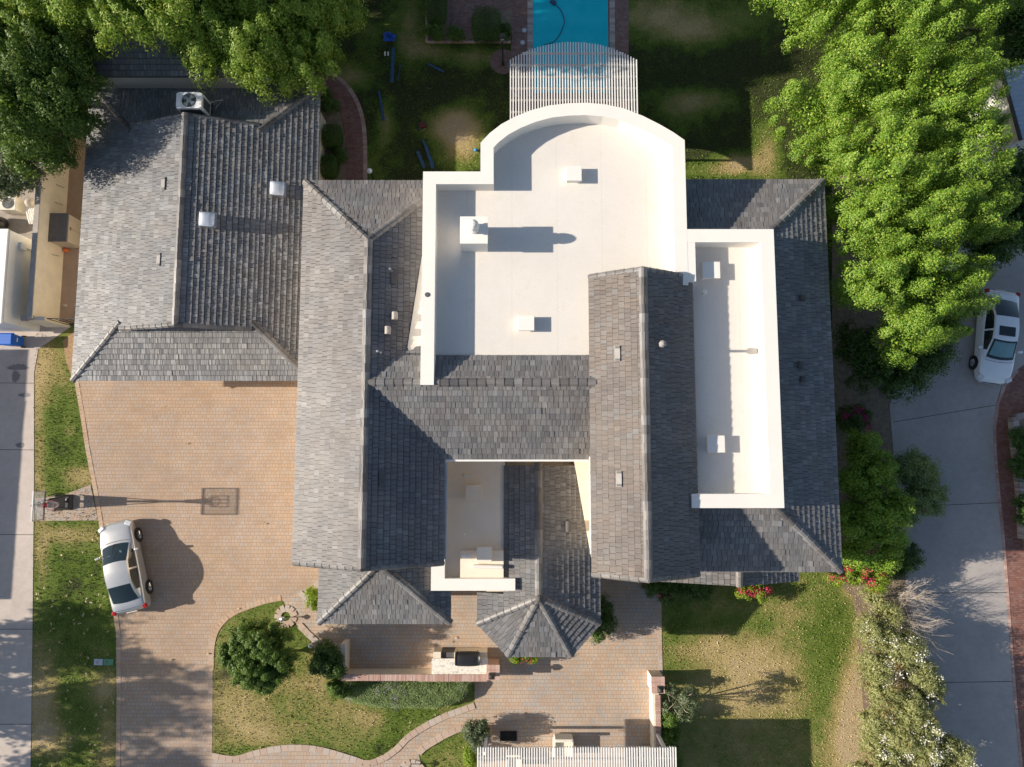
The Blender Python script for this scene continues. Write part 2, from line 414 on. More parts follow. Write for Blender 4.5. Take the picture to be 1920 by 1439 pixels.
# ------------------------------------------------------------------ clay tile slopes, ridge caps
def clip_poly(sub, clip):
    out = sub
    n = len(clip)
    for i in range(n):
        a, b = clip[i], clip[(i+1) % n]
        ex, ey = b[0]-a[0], b[1]-a[1]
        res = []
        for j in range(len(out)):
            p, q = out[j], out[(j+1) % len(out)]
            dp = ex*(p[1]-a[1]) - ey*(p[0]-a[0]); dq = ex*(q[1]-a[1]) - ey*(q[0]-a[0])
            if dp >= 0: res.append(p)
            if (dp >= 0) != (dq >= 0):
                t = dp/(dp-dq); res.append((p[0]+(q[0]-p[0])*t, p[1]+(q[1]-p[1])*t))
        out = res
        if len(out) < 3: return []
    return out
def tile_slope(mb, pts, e=.262, w=.215, t=.048):
    """cover a planar convex slope with courses of single tiles; material 0 tiles, 1 the boards under them"""
    if mb.uv is None: mb.uv = []
    pts = [Vector(p) for p in pts]
    n = Vector((0,0,0))
    for i in range(len(pts)): n += pts[i].cross(pts[(i+1)%len(pts)]) if False else (pts[i]-pts[0]).cross(pts[(i+1)%len(pts)]-pts[0])
    n.normalize()
    if n.z < 0: n = -n; pts = pts[::-1]
    h = Vector((0,0,1)).cross(n).normalized()
    d = h.cross(n); 
    if d.z > 0: d = -d
    o = pts[0]
    p2 = [((p-o).dot(h), (p-o).dot(d)) for p in pts]
    a = sum(p2[i][0]*p2[(i+1)%len(p2)][1]-p2[(i+1)%len(p2)][0]*p2[i][1] for i in range(len(p2)))
    if a < 0: p2 = p2[::-1]
    u0, u1 = min(p[0] for p in p2), max(p[0] for p in p2)
    v0, v1 = min(p[1] for p in p2), max(p[1] for p in p2)
    rows = int((v1-v0)/e) + 1
    for k in range(rows):
        vb = v1 - k*e; vt = vb - e
        off = (0.5*w if k % 2 else 0.0) + rnd.uniform(0,.04)
        u = u0 - off
        while u < u1:
            ww = w*rnd.uniform(.68,1.22)
            q = clip_poly([(u+.007,vt+.020),(u+ww-.007,vt+.020),(u+ww-.007,vb-.006),(u+.007,vb-.006)], p2)
            if len(q) >= 3:
                ar = abs(sum(q[i][0]*q[(i+1)%len(q)][1]-q[(i+1)%len(q)][0]*q[i][1] for i in range(len(q))))
                if ar > .002:
                    lift = rnd.uniform(0,.009) + (.016 if rnd.random() < .05 else 0)
                    jit = rnd.uniform(-.008,.008)
                    um = u + ww/2
                    top = []
                    for (a_, b_) in q:
                        hh = .012 + t*(b_-vt)/e + lift + jit*(a_-um)/(w/2)
                        top.append(o + h*a_ + d*b_ + n*hh)
                    m_ = len(q)
                    bot = [o + h*a_ + d*b_ - n*.004 for (a_, b_) in q]
                    base = len(mb.v)
                    mb.v.extend([tuple(x) for x in top] + [tuple(x) for x in bot])
                    ru = rnd.uniform(0,50)
                    uvt = [(a_+ru, b_+ru) for (a_, b_) in q]
                    # orientation: p2 is CCW in (h,d); h x d = -n or n
                    order = list(range(m_))
                    if h.cross(d).dot(n) < 0: order = order[::-1]
                    mb.f.append([base+i for i in order]); mb.m.append(0); mb.uv.extend([uvt[i] for i in order])
                    for i in range(m_):
                        i0, i1 = order[i], order[(i+1)%m_]
                        mb.f.append([base+i0, base+m_+i0, base+m_+i1, base+i1]); mb.m.append(0)
                        mb.uv.extend([uvt[i0], uvt[i0], uvt[i1], uvt[i1]])
            u += ww
    n_ = len(mb.f)
    mb.slab([p - n*.012 for p in pts], .16, 1)
    for f in mb.f[n_:]: mb.uv.extend([(0,0)]*len(f))
def ridge(mb, p0, p1, wd=.17, step=.36, up=.05):
    if mb.uv is None: mb.uv = []
    p0, p1 = Vector(p0), Vector(p1)
    d = p1 - p0; Lg = d.length; d.normalize()
    s = d.cross(Vector((0,0,1))).normalized(); u = s.cross(d)
    k = max(1, int(Lg/step)); st = Lg/k
    prof = [(-wd,-.075),(-wd*.55,.02),(0,.05),(wd*.55,.02),(wd,-.075)]
    for i in range(k):
        j = rnd.uniform(-.008,.008)
        a = p0 + d*(i*st); b = p0 + d*((i+1)*st + .03)
        vs = [a + s*(x+j) + u*(y+up) for x, y in prof] + [b + s*(x*1.06+j) + u*(y+up+.022) for x, y in prof]
        fs = [(q, q+1, q+6, q+5) for q in range(4)] + [(0,1,2,3,4), (9,8,7,6,5)]
        fs = [f[::-1] for f in fs]
        o = len(mb.v); mb.v.extend([tuple(x) for x in vs])
        ru = rnd.uniform(0,50)
        for f in fs:
            mb.f.append([o+x for x in f]); mb.m.append(0); mb.uv.extend([(ru+vs[x].dot(s), ru+vs[x].dot(d)) for x in f])

# ------------------------------------------------------------------ levels (metres)
ZE, ZR = 6.85, 8.4            # upper eaves and ridge of the west wing and cross gable
MEM, PAR = 7.80, 8.55        # flat membrane and parapet top
TE, TR = 8.25, 9.48          # tall gable eave and ridge
SK, SKT = 6.60, 7.65         # skirt roof eave and where it meets the parapet
LE, LR = 3.95, 5.05          # low front roofs
LM, LP = 4.40, 4.95          # small courtyard flat roof
GE, GR = 3.0, 5.0            # garage
T = Vector

# ================================================================== MAIN HOUSE
house = thing('house', 'two storey cream house with gray tile gables around white flat roofs', 'house', P(1040, 760, 0))
xw, xr, xe = X(560,700,ZE), X(684,760,ZR), X(833,950,ZE)
yn, ys, yp = Y(340,ZE), Y(1053,ZE), Y(450,ZR)
yc = Y(717,ZR)
hw = xe - xr
ye = yc - hw
xpw = X(791,500,PAR)                        # outer face of the flat block's west parapet
xtl, xtr, xtc = X(1107,800,TE), X(1304,800,TE), X(1211,800,TR)
ytn, yts = Y(522,TE), Y(1075,TE)
ymem = Y(672,MEM)
sl = (ZR-ZE)/hw
def roof(name, slopes, mat, parent=house):
    mb = MB()
    for s_ in slopes: tile_slope(mb, s_)
    return mb.build(name, [mat, M['deck']], parent)
def caps(parent, *lines, name='ridge_cap', wd=.17):
    for a, b in lines:
        mb = MB(); ridge(mb, a, b, wd); mb.build(name, M['ridge'], parent)
def rakes(parent, *lines): caps(parent, *lines, name='rake_tile', wd=.13)

xcut = xpw + .05
r_west = roof('west_gable_roof', [
    [(xw,ys,ZE),(xr,ys,ZR),(xr,yp,ZR),(xw,yn,ZE)],
    [(xw,yn,ZE),(xr,yp,ZR),(xcut,yp+(xcut-xr)*(yn-yp)/hw,ZR-(xcut-xr)*sl),(xcut,yn,ZE)],
    [(xr,yp,ZR),(xr,yc,ZR),(xcut,yc+(xcut-xr),ZR-(xcut-xr)*sl),(xcut,yp+(xcut-xr)*(yn-yp)/hw,ZR-(xcut-xr)*sl)],
    [(xr,yc,ZR),(xr,ys,ZR),(xe,ys,ZE),(xe,ye,ZE)]], M['tile'])
caps(r_west, ((xr,ys-.05,ZR),(xr,yp,ZR)), ((xw,yn,ZE),(xr,yp,ZR)), ((xcut,yp+(xcut-xr)*(yn-yp)/hw,ZR-(xcut-xr)*sl),(xr,yp,ZR)))
# rake tiles along the south gable end
rakes(r_west, ((xw,ys-.06,ZE-.05),(xr,ys-.06,ZR-.05)), ((xe,ys-.06,ZE-.05),(xr,ys-.06,ZR-.05)))

r_cross = roof('cross_gable_roof', [
    [(xr,yc,ZR),(xtl+.4,yc,ZR),(xtl+.4,ye,ZE),(xe,ye,ZE)],
    [(xr,yc,ZR),(xcut,yc,ZR),(xcut,yc+(xcut-xr),ZR-(xcut-xr)*sl)],
    [(xcut,yc,ZR),(xtl+.4,yc,ZR),(xtl+.4,ymem+.1,ZR-(ymem+.1-yc)*sl),(xcut,ymem+.1,ZR-(ymem+.1-yc)*sl)]], M['tile_gray'])
caps(r_cross, ((xr,yc,ZR-.02),(xtl+.2,yc,ZR-.02)))

r_tower = roof('tall_gable_roof', [
    [(xtl,yts,TE),(xtc,yts,TR),(xtc,ytn,TR),(xtl,ytn,TE)],
    [(xtr,yts,TE),(xtc,yts,TR),(xtc,ytn,TR),(xtr,ytn,TE)]], M['tile_tan'])
caps(r_tower, ((xtc,yts-.05,TR),(xtc,ytn+.05,TR)))
for yy in (ytn+.05, yts-.05): rakes(r_tower, ((xtl,yy,TE-.04),(xtc,yy,TR-.04)), ((xtr,yy,TE-.04),(xtc,yy,TR-.04)))

# skirt roof round the east flat roof
xse = (X(1545,345,SK)+X(1577,1070,SK))/2
yse_n, yse_s = Y(338,SK), Y(1072,SK)
xpe = X(1461,700,PAR)                        # outer face of the east parapet
ypn, yps = Y(430,PAR), Y(953,PAR)
xmb = X(1286,350,PAR)                        # east face of the main flat block
r_skirt = roof('skirt_roof', [
    [(xmb-.1,yse_n,SK),(xse,yse_n,SK),(xpe,ypn,SKT),(xmb-.1,ypn,SKT)],
    [(xse,yse_n,SK),(xse,yse_s,SK),(xpe,yps,SKT),(xpe,ypn,SKT)],
    [(xtr-.55,yse_s,SK),(xse,yse_s,SK),(xpe,yps,SKT),(xtr-.55,yps,SKT)]], M['tile_gray'])
caps(r_skirt, ((xse,yse_n,SK),(xpe,ypn,SKT)), ((xse,yse_s,SK),(xpe,yps,SKT)))

# low front roofs: ridge running south into an eight-sided hip end
xl, xlw, xle = X(1010,1000,LR), X(895,1140,LE), X(1125,1120,LE)
yla = Y(1122,LR)                              # apex of the turret
yl0 = Y(868,LM)
lsl = (LR-LE)/(xle-xl)
tw = [P(895,1170,LE), P(952,1231,LE), P(1072,1232,LE), P(1125,1170,LE)]
ap = T((xl,yla,LR))
tw[0].x, tw[3].x = xlw, xle
tw[3].y = tw[0].y
tw[2].y = tw[1].y
lslw = (LR-LE)/(xl-xlw)
xcf = X(945,980,LM); zcf = LR-(xl-xcf)*lslw
ywl = Y(1041,LE+.4)
r_low = roof('front_low_roof', [
    [(xl,yla,LR),(xl,ye-.3,LR),(xcf,ye-.3,zcf),(xcf,ywl,zcf),(xcf,yla,zcf)],
    [(xl,yla,LR),(xcf,yla,zcf),(xcf,Y(1108,LE),zcf),(xlw,Y(1108,LE),LE),tuple(tw[0])][0:1] + [(xcf,ywl-1.7,zcf),(xlw,ywl-1.7,LE),tuple(tw[0])],
    [(xl,yts+.45,LR),(xl,ye-.3,LR),(xtl+.45,ye-.3,LR-(xtl+.45-xl)*lsl),(xtl+.45,yts+.45,LR-(xtl+.45-xl)*lsl)],
    [(xl,yla,LR),(xl,yts+.45,LR),(xle,yts+.45,LE),tuple(tw[3])],
    [tuple(ap), tuple(tw[0]), tuple(tw[1])], [tuple(ap), tuple(tw[1]), tuple(tw[2])], [tuple(ap), tuple(tw[2]), tuple(tw[3])]], M['tile_gray'])
caps(r_low, ((xl,yla,LR),(xl,ye-.2,LR)), *[(tuple(q), tuple(ap)) for q in tw])
mb = MB(); mb.lathe((xl,yla,LR+.05), [(.16,0),(.17,.06),(.10,.13),(.02,.17)], 10); mb.build('finial', M['deck'], r_low)

# south hip below the west gable
SHE, SHR = 4.1, 5.45
a, b_, c_ = P(596,1169,SHE), P(845,1169,SHE), P(719,1058,SHR)
xsm = (a.x+b_.x)/2
r_hip = roof('front_hip_roof', [
    [(a.x,a.y,SHE),(b_.x,a.y,SHE),(xsm,c_.y,SHR)],
    [(a.x,a.y,SHE),(xsm,c_.y,SHR),(xsm,ys+.45,SHR),(a.x,ys+.45,SHE)],
    [(b_.x,a.y,SHE),(xsm,c_.y,SHR),(xsm,ys+.45,SHR),(b_.x,ys+.45,SHE)]], M['tile_gray'])
caps(r_hip, ((a.x,a.y,SHE),(xsm,c_.y,SHR)), ((b_.x,a.y,SHE),(xsm,c_.y,SHR)), ((xsm,c_.y,SHR),(xsm,ys+.4,SHR)))
HA, HB = a.copy(), b_.copy()

# small low porch gable in the south-east corner
SPE, SPR = 3.3, 4.6
xpo0, xpo1, xpoc = X(1226,1090,SPE), X(1497,1096,SPE), X(1388,1105,SPR)
ypo = Y(1090,SPE)
r_porch = roof('porch_gable_roof', [
    [(xpo0,ypo,SPE),(xpoc,ypo,SPR),(xpoc,ypo+1.9,SPR),(xpo0,ypo+1.9,SPE)],
    [(xpo1,ypo,SPE),(xpoc,ypo,SPR),(xpoc,ypo+1.9,SPR),(xpo1,ypo+1.9,SPE)]], M['tile_gray'])
mb = MB(); ridge(mb, (xpoc,ypo-.04,SPR),(xpoc,ypo+1.8,SPR)); mb.build('ridge_cap', M['ridge'], r_porch)

# ---- flat roofs, parapets, walls
def ring(mb, outer, inner, z0, z1, zi, m=0):
    """parapet: closed outline `outer` and matching inner outline; outer faces from z0, inner faces from zi"""
    n = len(outer)
    vs = [(p[0],p[1],z0) for p in outer]+[(p[0],p[1],z1) for p in outer]+[(p[0],p[1],z1) for p in inner]+[(p[0],p[1],zi) for p in inner]
    fs = []
    for i in range(n):
        j = (i+1)%n
        fs += [(i,j,n+j,n+i),(n+i,n+j,2*n+j,2*n+i),(2*n+i,2*n+j,3*n+j,3*n+i)]
    mb.add(vs, fs, m)
def q(px,py,z=PAR): v = P(px,py,z); return (v.x, v.y)
th = .54
arc_c = None
o_pts = [q(793,322), q(901,322), q(901,268)]
bay = [(918,250),(940,233),(966,219),(996,207),(1030,198),(1066,194),(1100,193),(1134,196),(1168,203),(1204,217),(1236,233),(1262,248),(1285,263)]
o_out = [(xpw, q(793,322)[1]), (q(901,322)[0], q(901,322)[1])] + [q(901,268)] + [q(*p) for p in bay]
yj = ytn - .35
x_e = X(1286,350,PAR)
o_out[-1] = (x_e, o_out[-1][1])
outer = o_out + [(x_e, yj), (x_e-.6, yj), ]
# inner outline: offset inwards
def offset(poly, dd):
    n = len(poly); out = []
    a = sum(poly[i][0]*poly[(i+1)%n][1]-poly[(i+1)%n][0]*poly[i][1] for i in range(n)); sg = 1 if a > 0 else -1
    for i in range(n):
        p0, p1, p2 = Vector(poly[i-1]), Vector(poly[i]), Vector(poly[(i+1)%n])
        d1 = (p1-p0).normalized(); d2 = (p2-p1).normalized()
        n1 = Vector((-d1.y,d1.x))*sg; n2 = Vector((-d2.y,d2.x))*sg
        k = 1 + n1.dot(n2)
        mv = (n1+n2)/max(k,.35)
        out.append((p1.x+mv.x*dd, p1.y+mv.y*dd))
    return out
yfin = Y(722,PAR)
full = o_out + [(x_e, yfin), (xpw, yfin)]
inn = offset(full, th)
# open strip: from the fin on the west side round the bay to the tall gable on the east
mbp = MB()
n = len(o_out)
def wallstrip(mb, o, i_, z0, z1, zi):
    k = len(o)
    vs = [(p[0],p[1],z0) for p in o]+[(p[0],p[1],z1) for p in o]+[(p[0],p[1],z1) for p in i_]+[(p[0],p[1],zi) for p in i_]
    fs = []
    for a in range(k-1):
        b = a+1
        fs += [(b,a,k+a,k+b),(k+b,k+a,2*k+a,2*k+b),(2*k+b,2*k+a,3*k+a,3*k+b)]
    fs += [(0,3*k,2*k,k)[::-1], (k-1,2*k-1,3*k-1,4*k-1)[::-1]]
    mb.add(vs, fs)
os_ = [(xpw,yfin)] + o_out + [(x_e,yj)]
is_ = [(xpw+th,yfin)] + inn[:n] + [(x_e-th,yj)]
wallstrip(mbp, os_, is_, 6.2, PAR, MEM-.2)
par_main = mbp.build('parapet', M['parapet'], house)
mbm = MB()
mem_poly = [(p[0],p[1]) for p in offset(full, th-.04)[:n]]
mbm.prism([(xpw+.2,ymem)] + mem_poly + [(x_e-.1,yj),(x_e-.1, ymem)], MEM-.3, MEM)
flat_main = mbm.build('flat_roof', M['membrane'], house)
# east flat roof
mbm = MB(); mbm.box(xtr-.6, xpe-.2, yps+.2, ypn-.2, MEM-.3, MEM+.004); flat_east = mbm.build('flat_roof', M['membrane'], house)
mbp = MB()
xin = xpe - .56
eo = [(xtr-.7,ypn),(xpe,ypn),(xpe,yps),(xtr-.3,yps)]
ei = [(xtr-.7,ypn-.55),(xin,ypn-.55),(xin,yps+.55),(xtr-.3,yps+.55)]
wallstrip(mbp, eo, ei, 6.2, PAR-.003, MEM-.2)
mbp.box(x_e-.15, x_e+.32, ytn-.2, ypn-.553, MEM-.2, PAR-.006)
mbp.build('parapet', M['parapet'], house)
# courtyard flat roof
xc0 = xe-.55; yls = Y(1108,LP)
mbm = MB(); mbm.box(xc0, xcf+.06, yls+.3, ye+.3, LM-.3, LM); flat_court = mbm.build('flat_roof', M['court_bounce'], house)
mbp = MB()
xa, xb = X(808,1090,LP), X(966,1096,LP)
wallstrip(mbp, [(xb,yls),(xa,yls),(xa,ys+.3)], [(xb,yls+.52),(xa+.6,yls+.52),(xa+.6,ys+.3)], 2.9, LP, LM-.2)
mbp.build('parapet', M['parapet'], house)
# sloping white saddles (crickets) that drain the valleys behind the parapet and beside the tall gable
def slope_at(x): return ZR-(x-xr)*sl
mb = MB()
yv = yc + (xcut-xr)
zb = slope_at(X(764,650,7.5))+.12
Bx = X(764,650,zb); yb = Y(652,zb)
mb.slab([(xpw+.06,Y(410,zb-.2),slope_at(xpw)+.06),(Bx,yb,zb),(X(779,668,zb),Y(690,zb),zb-.02),(xpw+.06,Y(697,zb),zb-.03)], .2)
mb.build('valley_saddle', M['membrane'], house)
mb = MB()
lz = lambda x: LR-(x-xl)*lsl
xs_, xw_ = X(1074,870,lz(2.6)), xtl+.43
mb.slab([(xs_,ye+.25,lz(xs_)+.09),(xw_,ye+.25,lz(xs_)+.09),(xw_,Y(1050,lz(xw_)),lz(xw_)+.06)], .2)
mb.build('valley_saddle', M['stucco'], house)

# gutters along the cross gable, the west wing's court side and the tall gable
mb = MB()
mb.box(xe-.02, xtl+.05, ye-.10, ye+.02, ZE-.12, ZE+.02); mb.build('gutter', M['white'], house); mb = MB()
mb.box(xtl-.05, xtl+.08, Y(1040,TE), ye+.1, TE-.22, TE-.10)
mb.build('gutter', M['white'], house)
mb = MB(); mb.box(xe-.01, xe+.10, ys+.1, ye-.15, ZE-.14, ZE-.02); mb.build('gutter', M['metal'], house)

# walls
def wall(name, boxes, mat=None, parent=house):
    mb = MB()
    for b in boxes: mb.box(*b)
    return mb.build(name, mat or M['stucco'], parent)
wall('wall', [(xw+.5, xe-.45, ys+.5, yn-.5, 0, ZE-.12)])
w = wall('wall', [(xe-.44, xtl+.5, ye+.4, ymem, 0, ZE-.1)])
mb = MB(); mb.prism([(p[0],p[1]) for p in offset(full, .02)[:n]] + [(x_e-.02,ymem+.3),(xpw+.02,ymem+.3)], 0, MEM-.35); mb.build('wall', M['stucco'], house)
mb = MB(); mb.box(xtl+.42, xtr-.35, yts+.45, ymem-.01, 0, TE-.05)
mb.prism([(0,0),(0,1),(1,0)],0,.01) if False else None
mb.add([(xtl+.42,yts+.45,TE-.05),(xtr-.35,yts+.45,TE-.05),(xtc,yts+.45,TR-.25),(xtl+.42,ytn-.45,TE-.05),(xtr-.35,ytn-.45,TE-.05),(xtc,ytn-.45,TR-.25)], [(0,1,2),(5,4,3)])
mb.box(xtl+.42, xtr-.35, ymem, ytn-.45, MEM-.25, TE-.05)
mb.build('wall', M['stucco'], house)
wall('wall', [(x_e-.4, xse-.55, yse_s+.55, yse_n-.55, 0, SK-.1)])
wall('wall', [(xtr-.3, xpe-.02, yps+.02, ypn-.02, SK, MEM-.32)])
# gable triangle of the west wing
mb = MB(); mb.add([(xw+.5,ys+.5,ZE-.12),(xe-.45,ys+.5,ZE-.12),(xr,ys+.5,ZR-.25)], [(0,1,2)]); mb.build('wall', M['stucco'], house)
wall('wall', [(HA.x+.45, HB.x-.45, HA.y+.45, ys+.5, 0, SHE-.1)])
wall('wall', [(xa+.05, xcf, yls+.05, ye+.38, 0, LM-.31)])
mb = MB()
mb.prism([(xlw+.4,yls+.2),(xlw+.4,tw[0].y+.2),(tw[1].x+.2,tw[1].y+.4),(tw[2].x-.2,tw[2].y+.4),(xle-.4,tw[3].y+.2),(xle-.4,ye+.3),(xcf+.1,ye+.3),(xcf+.1,yls+.2)], 0, LE-.1)
mb.build('wall', M['stucco'], house)
wall('wall', [(xpo0+.3, xpo1-.3, ypo+.3, yse_s+.54, 0, SPE-.1)])
# windows in the outer walls
def window(x, y, z, w_, h_, axis):
    mb = MB(); g = MB()
    if axis == 'y':
        for dx in (-w_/2, w_/2): mb.box(x+dx-.05, x+dx+.05, y-.05, y+.05, z, z+h_)
        mb.box(x-w_/2+.05, x+w_/2-.05, y-.05, y+.05, z, z+.07); mb.box(x-w_/2+.05, x+w_/2-.05, y-.05, y+.05, z+h_-.07, z+h_)
        g.box(x-w_/2+.05, x+w_/2-.05, y-.03, y+.03, z+.07, z+h_-.07)
    else:
        for dy in (-w_/2, w_/2): mb.box(x-.05, x+.05, y+dy-.05, y+dy+.05, z, z+h_)
        mb.box(x-.05, x+.05, y-w_/2+.05, y+w_/2-.05, z, z+.07); mb.box(x-.05, x+.05, y-w_/2+.05, y+w_/2-.05, z+h_-.07, z+h_)
        g.box(x-.03, x+.03, y-w_/2+.05, y+w_/2-.05, z+.07, z+h_-.07)
    f = mb.build('window', M['white'], house); g.build('pane', M['glass'], f)
for yy in (2.5, -1.2): window(xw+.5, yy, 3.2, 1.4, 1.3, 'x')
for yy in (8.0, 3.0, -1.5): window(xse-.55, yy, 3.2, 1.5, 1.3, 'x')
for xx in (xw+2.2, xr+1.0): window(xx, yn-.5, 3.2, 1.3, 1.3, 'y')
for xx in (xse-4.0, xse-1.8): window(xx, yse_s+.55, 3.6, 1.2, 1.2, 'y')

# ---- things fixed on the roofs
def vent_box(parent, px0, py0, px1, py1, z, h=.34, mt='parapet'):
    mb = MB(); t = z+h
    a, b = P(px0,py0,t), P(px1,py1,t)
    mb.box(a.x+.04, b.x-.04, b.y+.04, a.y-.04, z, t-.10); mb.box(a.x, b.x, b.y, a.y, t-.10, t)
    return mb.build('vent_box', M[mt], parent, bevel=.012)
vent_box(flat_main, 1061,311,1091,339, MEM)
vent_box(flat_main, 971,592,1002,620, MEM)
vent_box(flat_east, 1317,491,1351,522, MEM)
vent_box(flat_east, 1326,817,1360,849, MEM)
vent_box(flat_court, 873,910,903,939, LM, .42, 'court_bounce')
vent_box(flat_court, 894,1026,922,1055, LM+.3, .35, 'court_bounce')
pts = [P(x,y,MEM) for x,y in ((1179,245),(1184,243),(1190,247),(1197,252),(1190,253),(1186,251),(1180,252),(1182,248))]
mb = MB(); mb.add([(p.x,p.y,MEM+.005) for p in pts], [tuple(range(len(pts)))[::-1]]); mb.build('peeled_patch', M['tan'], flat_main)
# chimney
mb = MB(); t = MEM+1.25
a, b = P(864,408,t), P(913,456,t)
mb.box(a.x, b.x, b.y, a.y, MEM, t-.06); mb.box(a.x-.03, b.x+.03, b.y-.03, a.y+.03, t-.06, t+.02)
chim = mb.build('chimney', M['parapet'], house)
cc = P(888,430,t)
mb = MB(); mb.lathe((cc.x,cc.y,t), [(.215,0),(.215,.24),(.25,.25),(.25,.33),(.215,.35),(.215,.42),(.24,.44),(.235,.52),(.19,.62),(.11,.69),(.02,.71)], 20)
mb.build('flue', M['parapet'], chim, smooth=False)
# platform with cooler duct on the courtyard flat roof
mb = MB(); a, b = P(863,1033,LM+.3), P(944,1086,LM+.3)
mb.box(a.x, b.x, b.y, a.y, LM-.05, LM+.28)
plat = mb.build('roof_platform', M['court_bounce'], flat_court)
mb = MB(); a, b = P(868,1044,LM+.55), P(925,1060,LM+.55)
mb.tube([P(866,1042,LM+.6),P(880,1043,LM+.6)], .10, 10); mb.build('duct', M['parapet'], plat); mb = MB(); mb.tube([P(888,1062,LM+.42),P(942,1064,LM+.42)], .09, 10)
mb.build('duct', M['parapet'], plat)
mb = MB()
mb.tube([P(870,893,LM),P(870,892,LM+.12),P(884,893,LM+.14)], .05, 8); mb.build('vent_pipe', M['parapet'], flat_court)
mb = MB(); c0 = P(870,1003,LM); mb.lathe(c0, [(.05,0),(.05,.25),(.03,.25)], 10); mb.build('vent_pipe', M['parapet'], flat_court)
# pipes and low tile vents
def pipe(parent, px, py, z, h=.35, r=.055, mat='deck'):
    c0 = P(px,py,z); mb = MB(); mb.lathe(c0, [(r*1.9,0),(r*1.2,.06),(r,.08),(r,h),(r*.6,h+.005)], 10); return mb.build('vent_pipe', M[mat], parent)
def tile_vent(parent, px, py, zf, nrm, L_=.62, W_=.24, mat='ventgray'):
    """flat rectangular vent with a dark slot at both ends, lying on the slope"""
    # find the point on the slope
    z = zf(P(px,py,5)); 
    for _ in range(6): z = zf(P(px,py,z))
    c0 = P(px,py,z)
    rot = math.atan(nrm)
    mb = MB(); mb.obox((c0.x,c0.y,z+.09), (W_,L_,.05), 0, 0, 0, rot)
    mb.obox((c0.x,c0.y+L_*.40,z+.118), (W_*.86,.09,.012), 0, 1, 0, rot); mb.obox((c0.x,c0.y-L_*.40,z+.118), (W_*.86,.09,.012), 0, 1, 0, rot)
    return mb.build('tile_vent', [M[mat], M['darkgray']], parent)
tsl = (TR-TE)/(xtc-xtl)
zt_w = lambda v: TR-(xtc-v.x)*tsl
zt_e = lambda v: TR-(v.x-xtc)*tsl
tile_vent(r_tower, 1157,664, zt_w, -tsl); tile_vent(r_tower, 1160,898, zt_w, -tsl)
zw_e = lambda v: ZR-(v.x-xr)*sl
tile_vent(r_west, 739,520, zw_e, sl, mat='deck'); tile_vent(r_west, 717,897, zw_e, sl, mat='deck')
def mush(parent, px, py, zf, r=.17, h=.4, mat='capgray'):
    z = 6
    for _ in range(8): z = zf(P(px,py,z))
    c0 = P(px,py,z); mb = MB(); mb.lathe(c0, [(r*.42,-.1),(r*.42,h*.74),(r,h*.76),(r,h*.88),(r*.6,h),(.02,h*1.04)], 14); return mb.build('roof_ventilator', M[mat], parent, smooth=False)
mush(r_tower, 1236,650, zt_e, .14, .80, 'ventgray')
def cowl(parent, px, py, zf, mat='capgray', s=.16, rot=0):
    z = 6.5
    for _ in range(8): z = zf(P(px,py,z))
    c0 = P(px,py,z); mb = MB(); mb.tube([(c0.x,c0.y-s,z+.16),(c0.x,c0.y+s,z+.16)], .12, 12); mb.box(c0.x-.10,c0.x+.10,c0.y-s*.9,c0.y+s*.9,z-.05,z+.14); return mb.build('roof_cowl', M[mat], parent)
cowl(r_west, 741,594, zw_e); cowl(r_west, 728,621, zw_e)
for p_ in ((735,510),(712,662)):
    z = 6
    for _ in range(8): z = zw_e(P(p_[0],p_[1],z))
    pipe(r_west, p_[0], p_[1], z, .5, .05, 'metal')
ssl = (SKT-SK)/(xse-xpe)
zs_e = lambda v: SK+(xse-v.x)*ssl
cowl(r_skirt, 1498,686, zs_e, 'deck'); cowl(r_skirt, 1503,712, zs_e, 'deck', .12); cowl(r_skirt, 1502,560, zs_e, 'deck', .12)
zl_e = lambda v: LR-(v.x-xl)*lsl
cowl(r_low, 1065,987, zl_e, 'deck', .24)
zh_s = lambda v: LE+.4
mb = MB(); c0 = P(801,553,PAR); mb.lathe((c0.x,c0.y,PAR), [(.10,0),(.10,.02),(.085,.03)], 14); mb.build('roof_drain', M['darkgray'], par_main)
mb = MB(); c0 = P(1318,551,MEM); mb.lathe((c0.x,c0.y,MEM), [(.06,0),(.06,.28),(.09,.29),(.09,.36),(.03,.38)], 10); mb.build('vent_pipe', M['parapet'], flat_east)
# water mark of peeled paint on the bay's inner face
zn_ = lambda v: SHE
mb = MB(); c0 = P(652,388,7.5); mb.lathe((c0.x,c0.y,6.9), [(.05,0),(.05,.62),(.02,.63)], 8); mb.tube([P(648,392,7.42),P(652,385,7.55),P(655,390,7.62)], .04, 6); mb.build('vent_pipe', M['deck'], r_west)

# ================================================================== GARAGE WING
garage = thing('garage', 'long single storey garage wing under gray tile gable with two skylights', 'garage', P(340, 450, 0))
gxw = X(150,480,GE); gxr = X(337,420,GR); gxe = 2*gxr-gxw
gys = Y(714,GE); gyn = Y(158,GE)
gsl = (GR-GE)/(gxr-gxw)
gd = 2.65; gz = GE+gd*gsl
ygs = gys+gd; gdn = Y(245,gz)
gdn_d = gyn-gdn
def gp(x): return GR-abs(x-gxr)*gsl
r_g = roof('gable_roof', [
    [(gxw,gys,GE),(gxw+gd,ygs,gz),(gxw+gd,gdn,gz),(gxw,gyn,GE)],
    [(gxw+gd,ygs-.25,gz),(gxr,ygs-.25,GR),(gxr,gdn+.25,GR),(gxw+gd,gdn+.25,gz)],
    [(gxe-gd,ygs-.25,gz),(gxr,ygs-.25,GR),(gxr,gdn+.25,GR),(gxe-gd,gdn+.25,gz)],
    [(gxe,gys,GE),(gxe-gd,ygs,gz),(gxe-gd,gdn,gz),(gxe,gyn,GE)]], M['tile_pale'], garage)
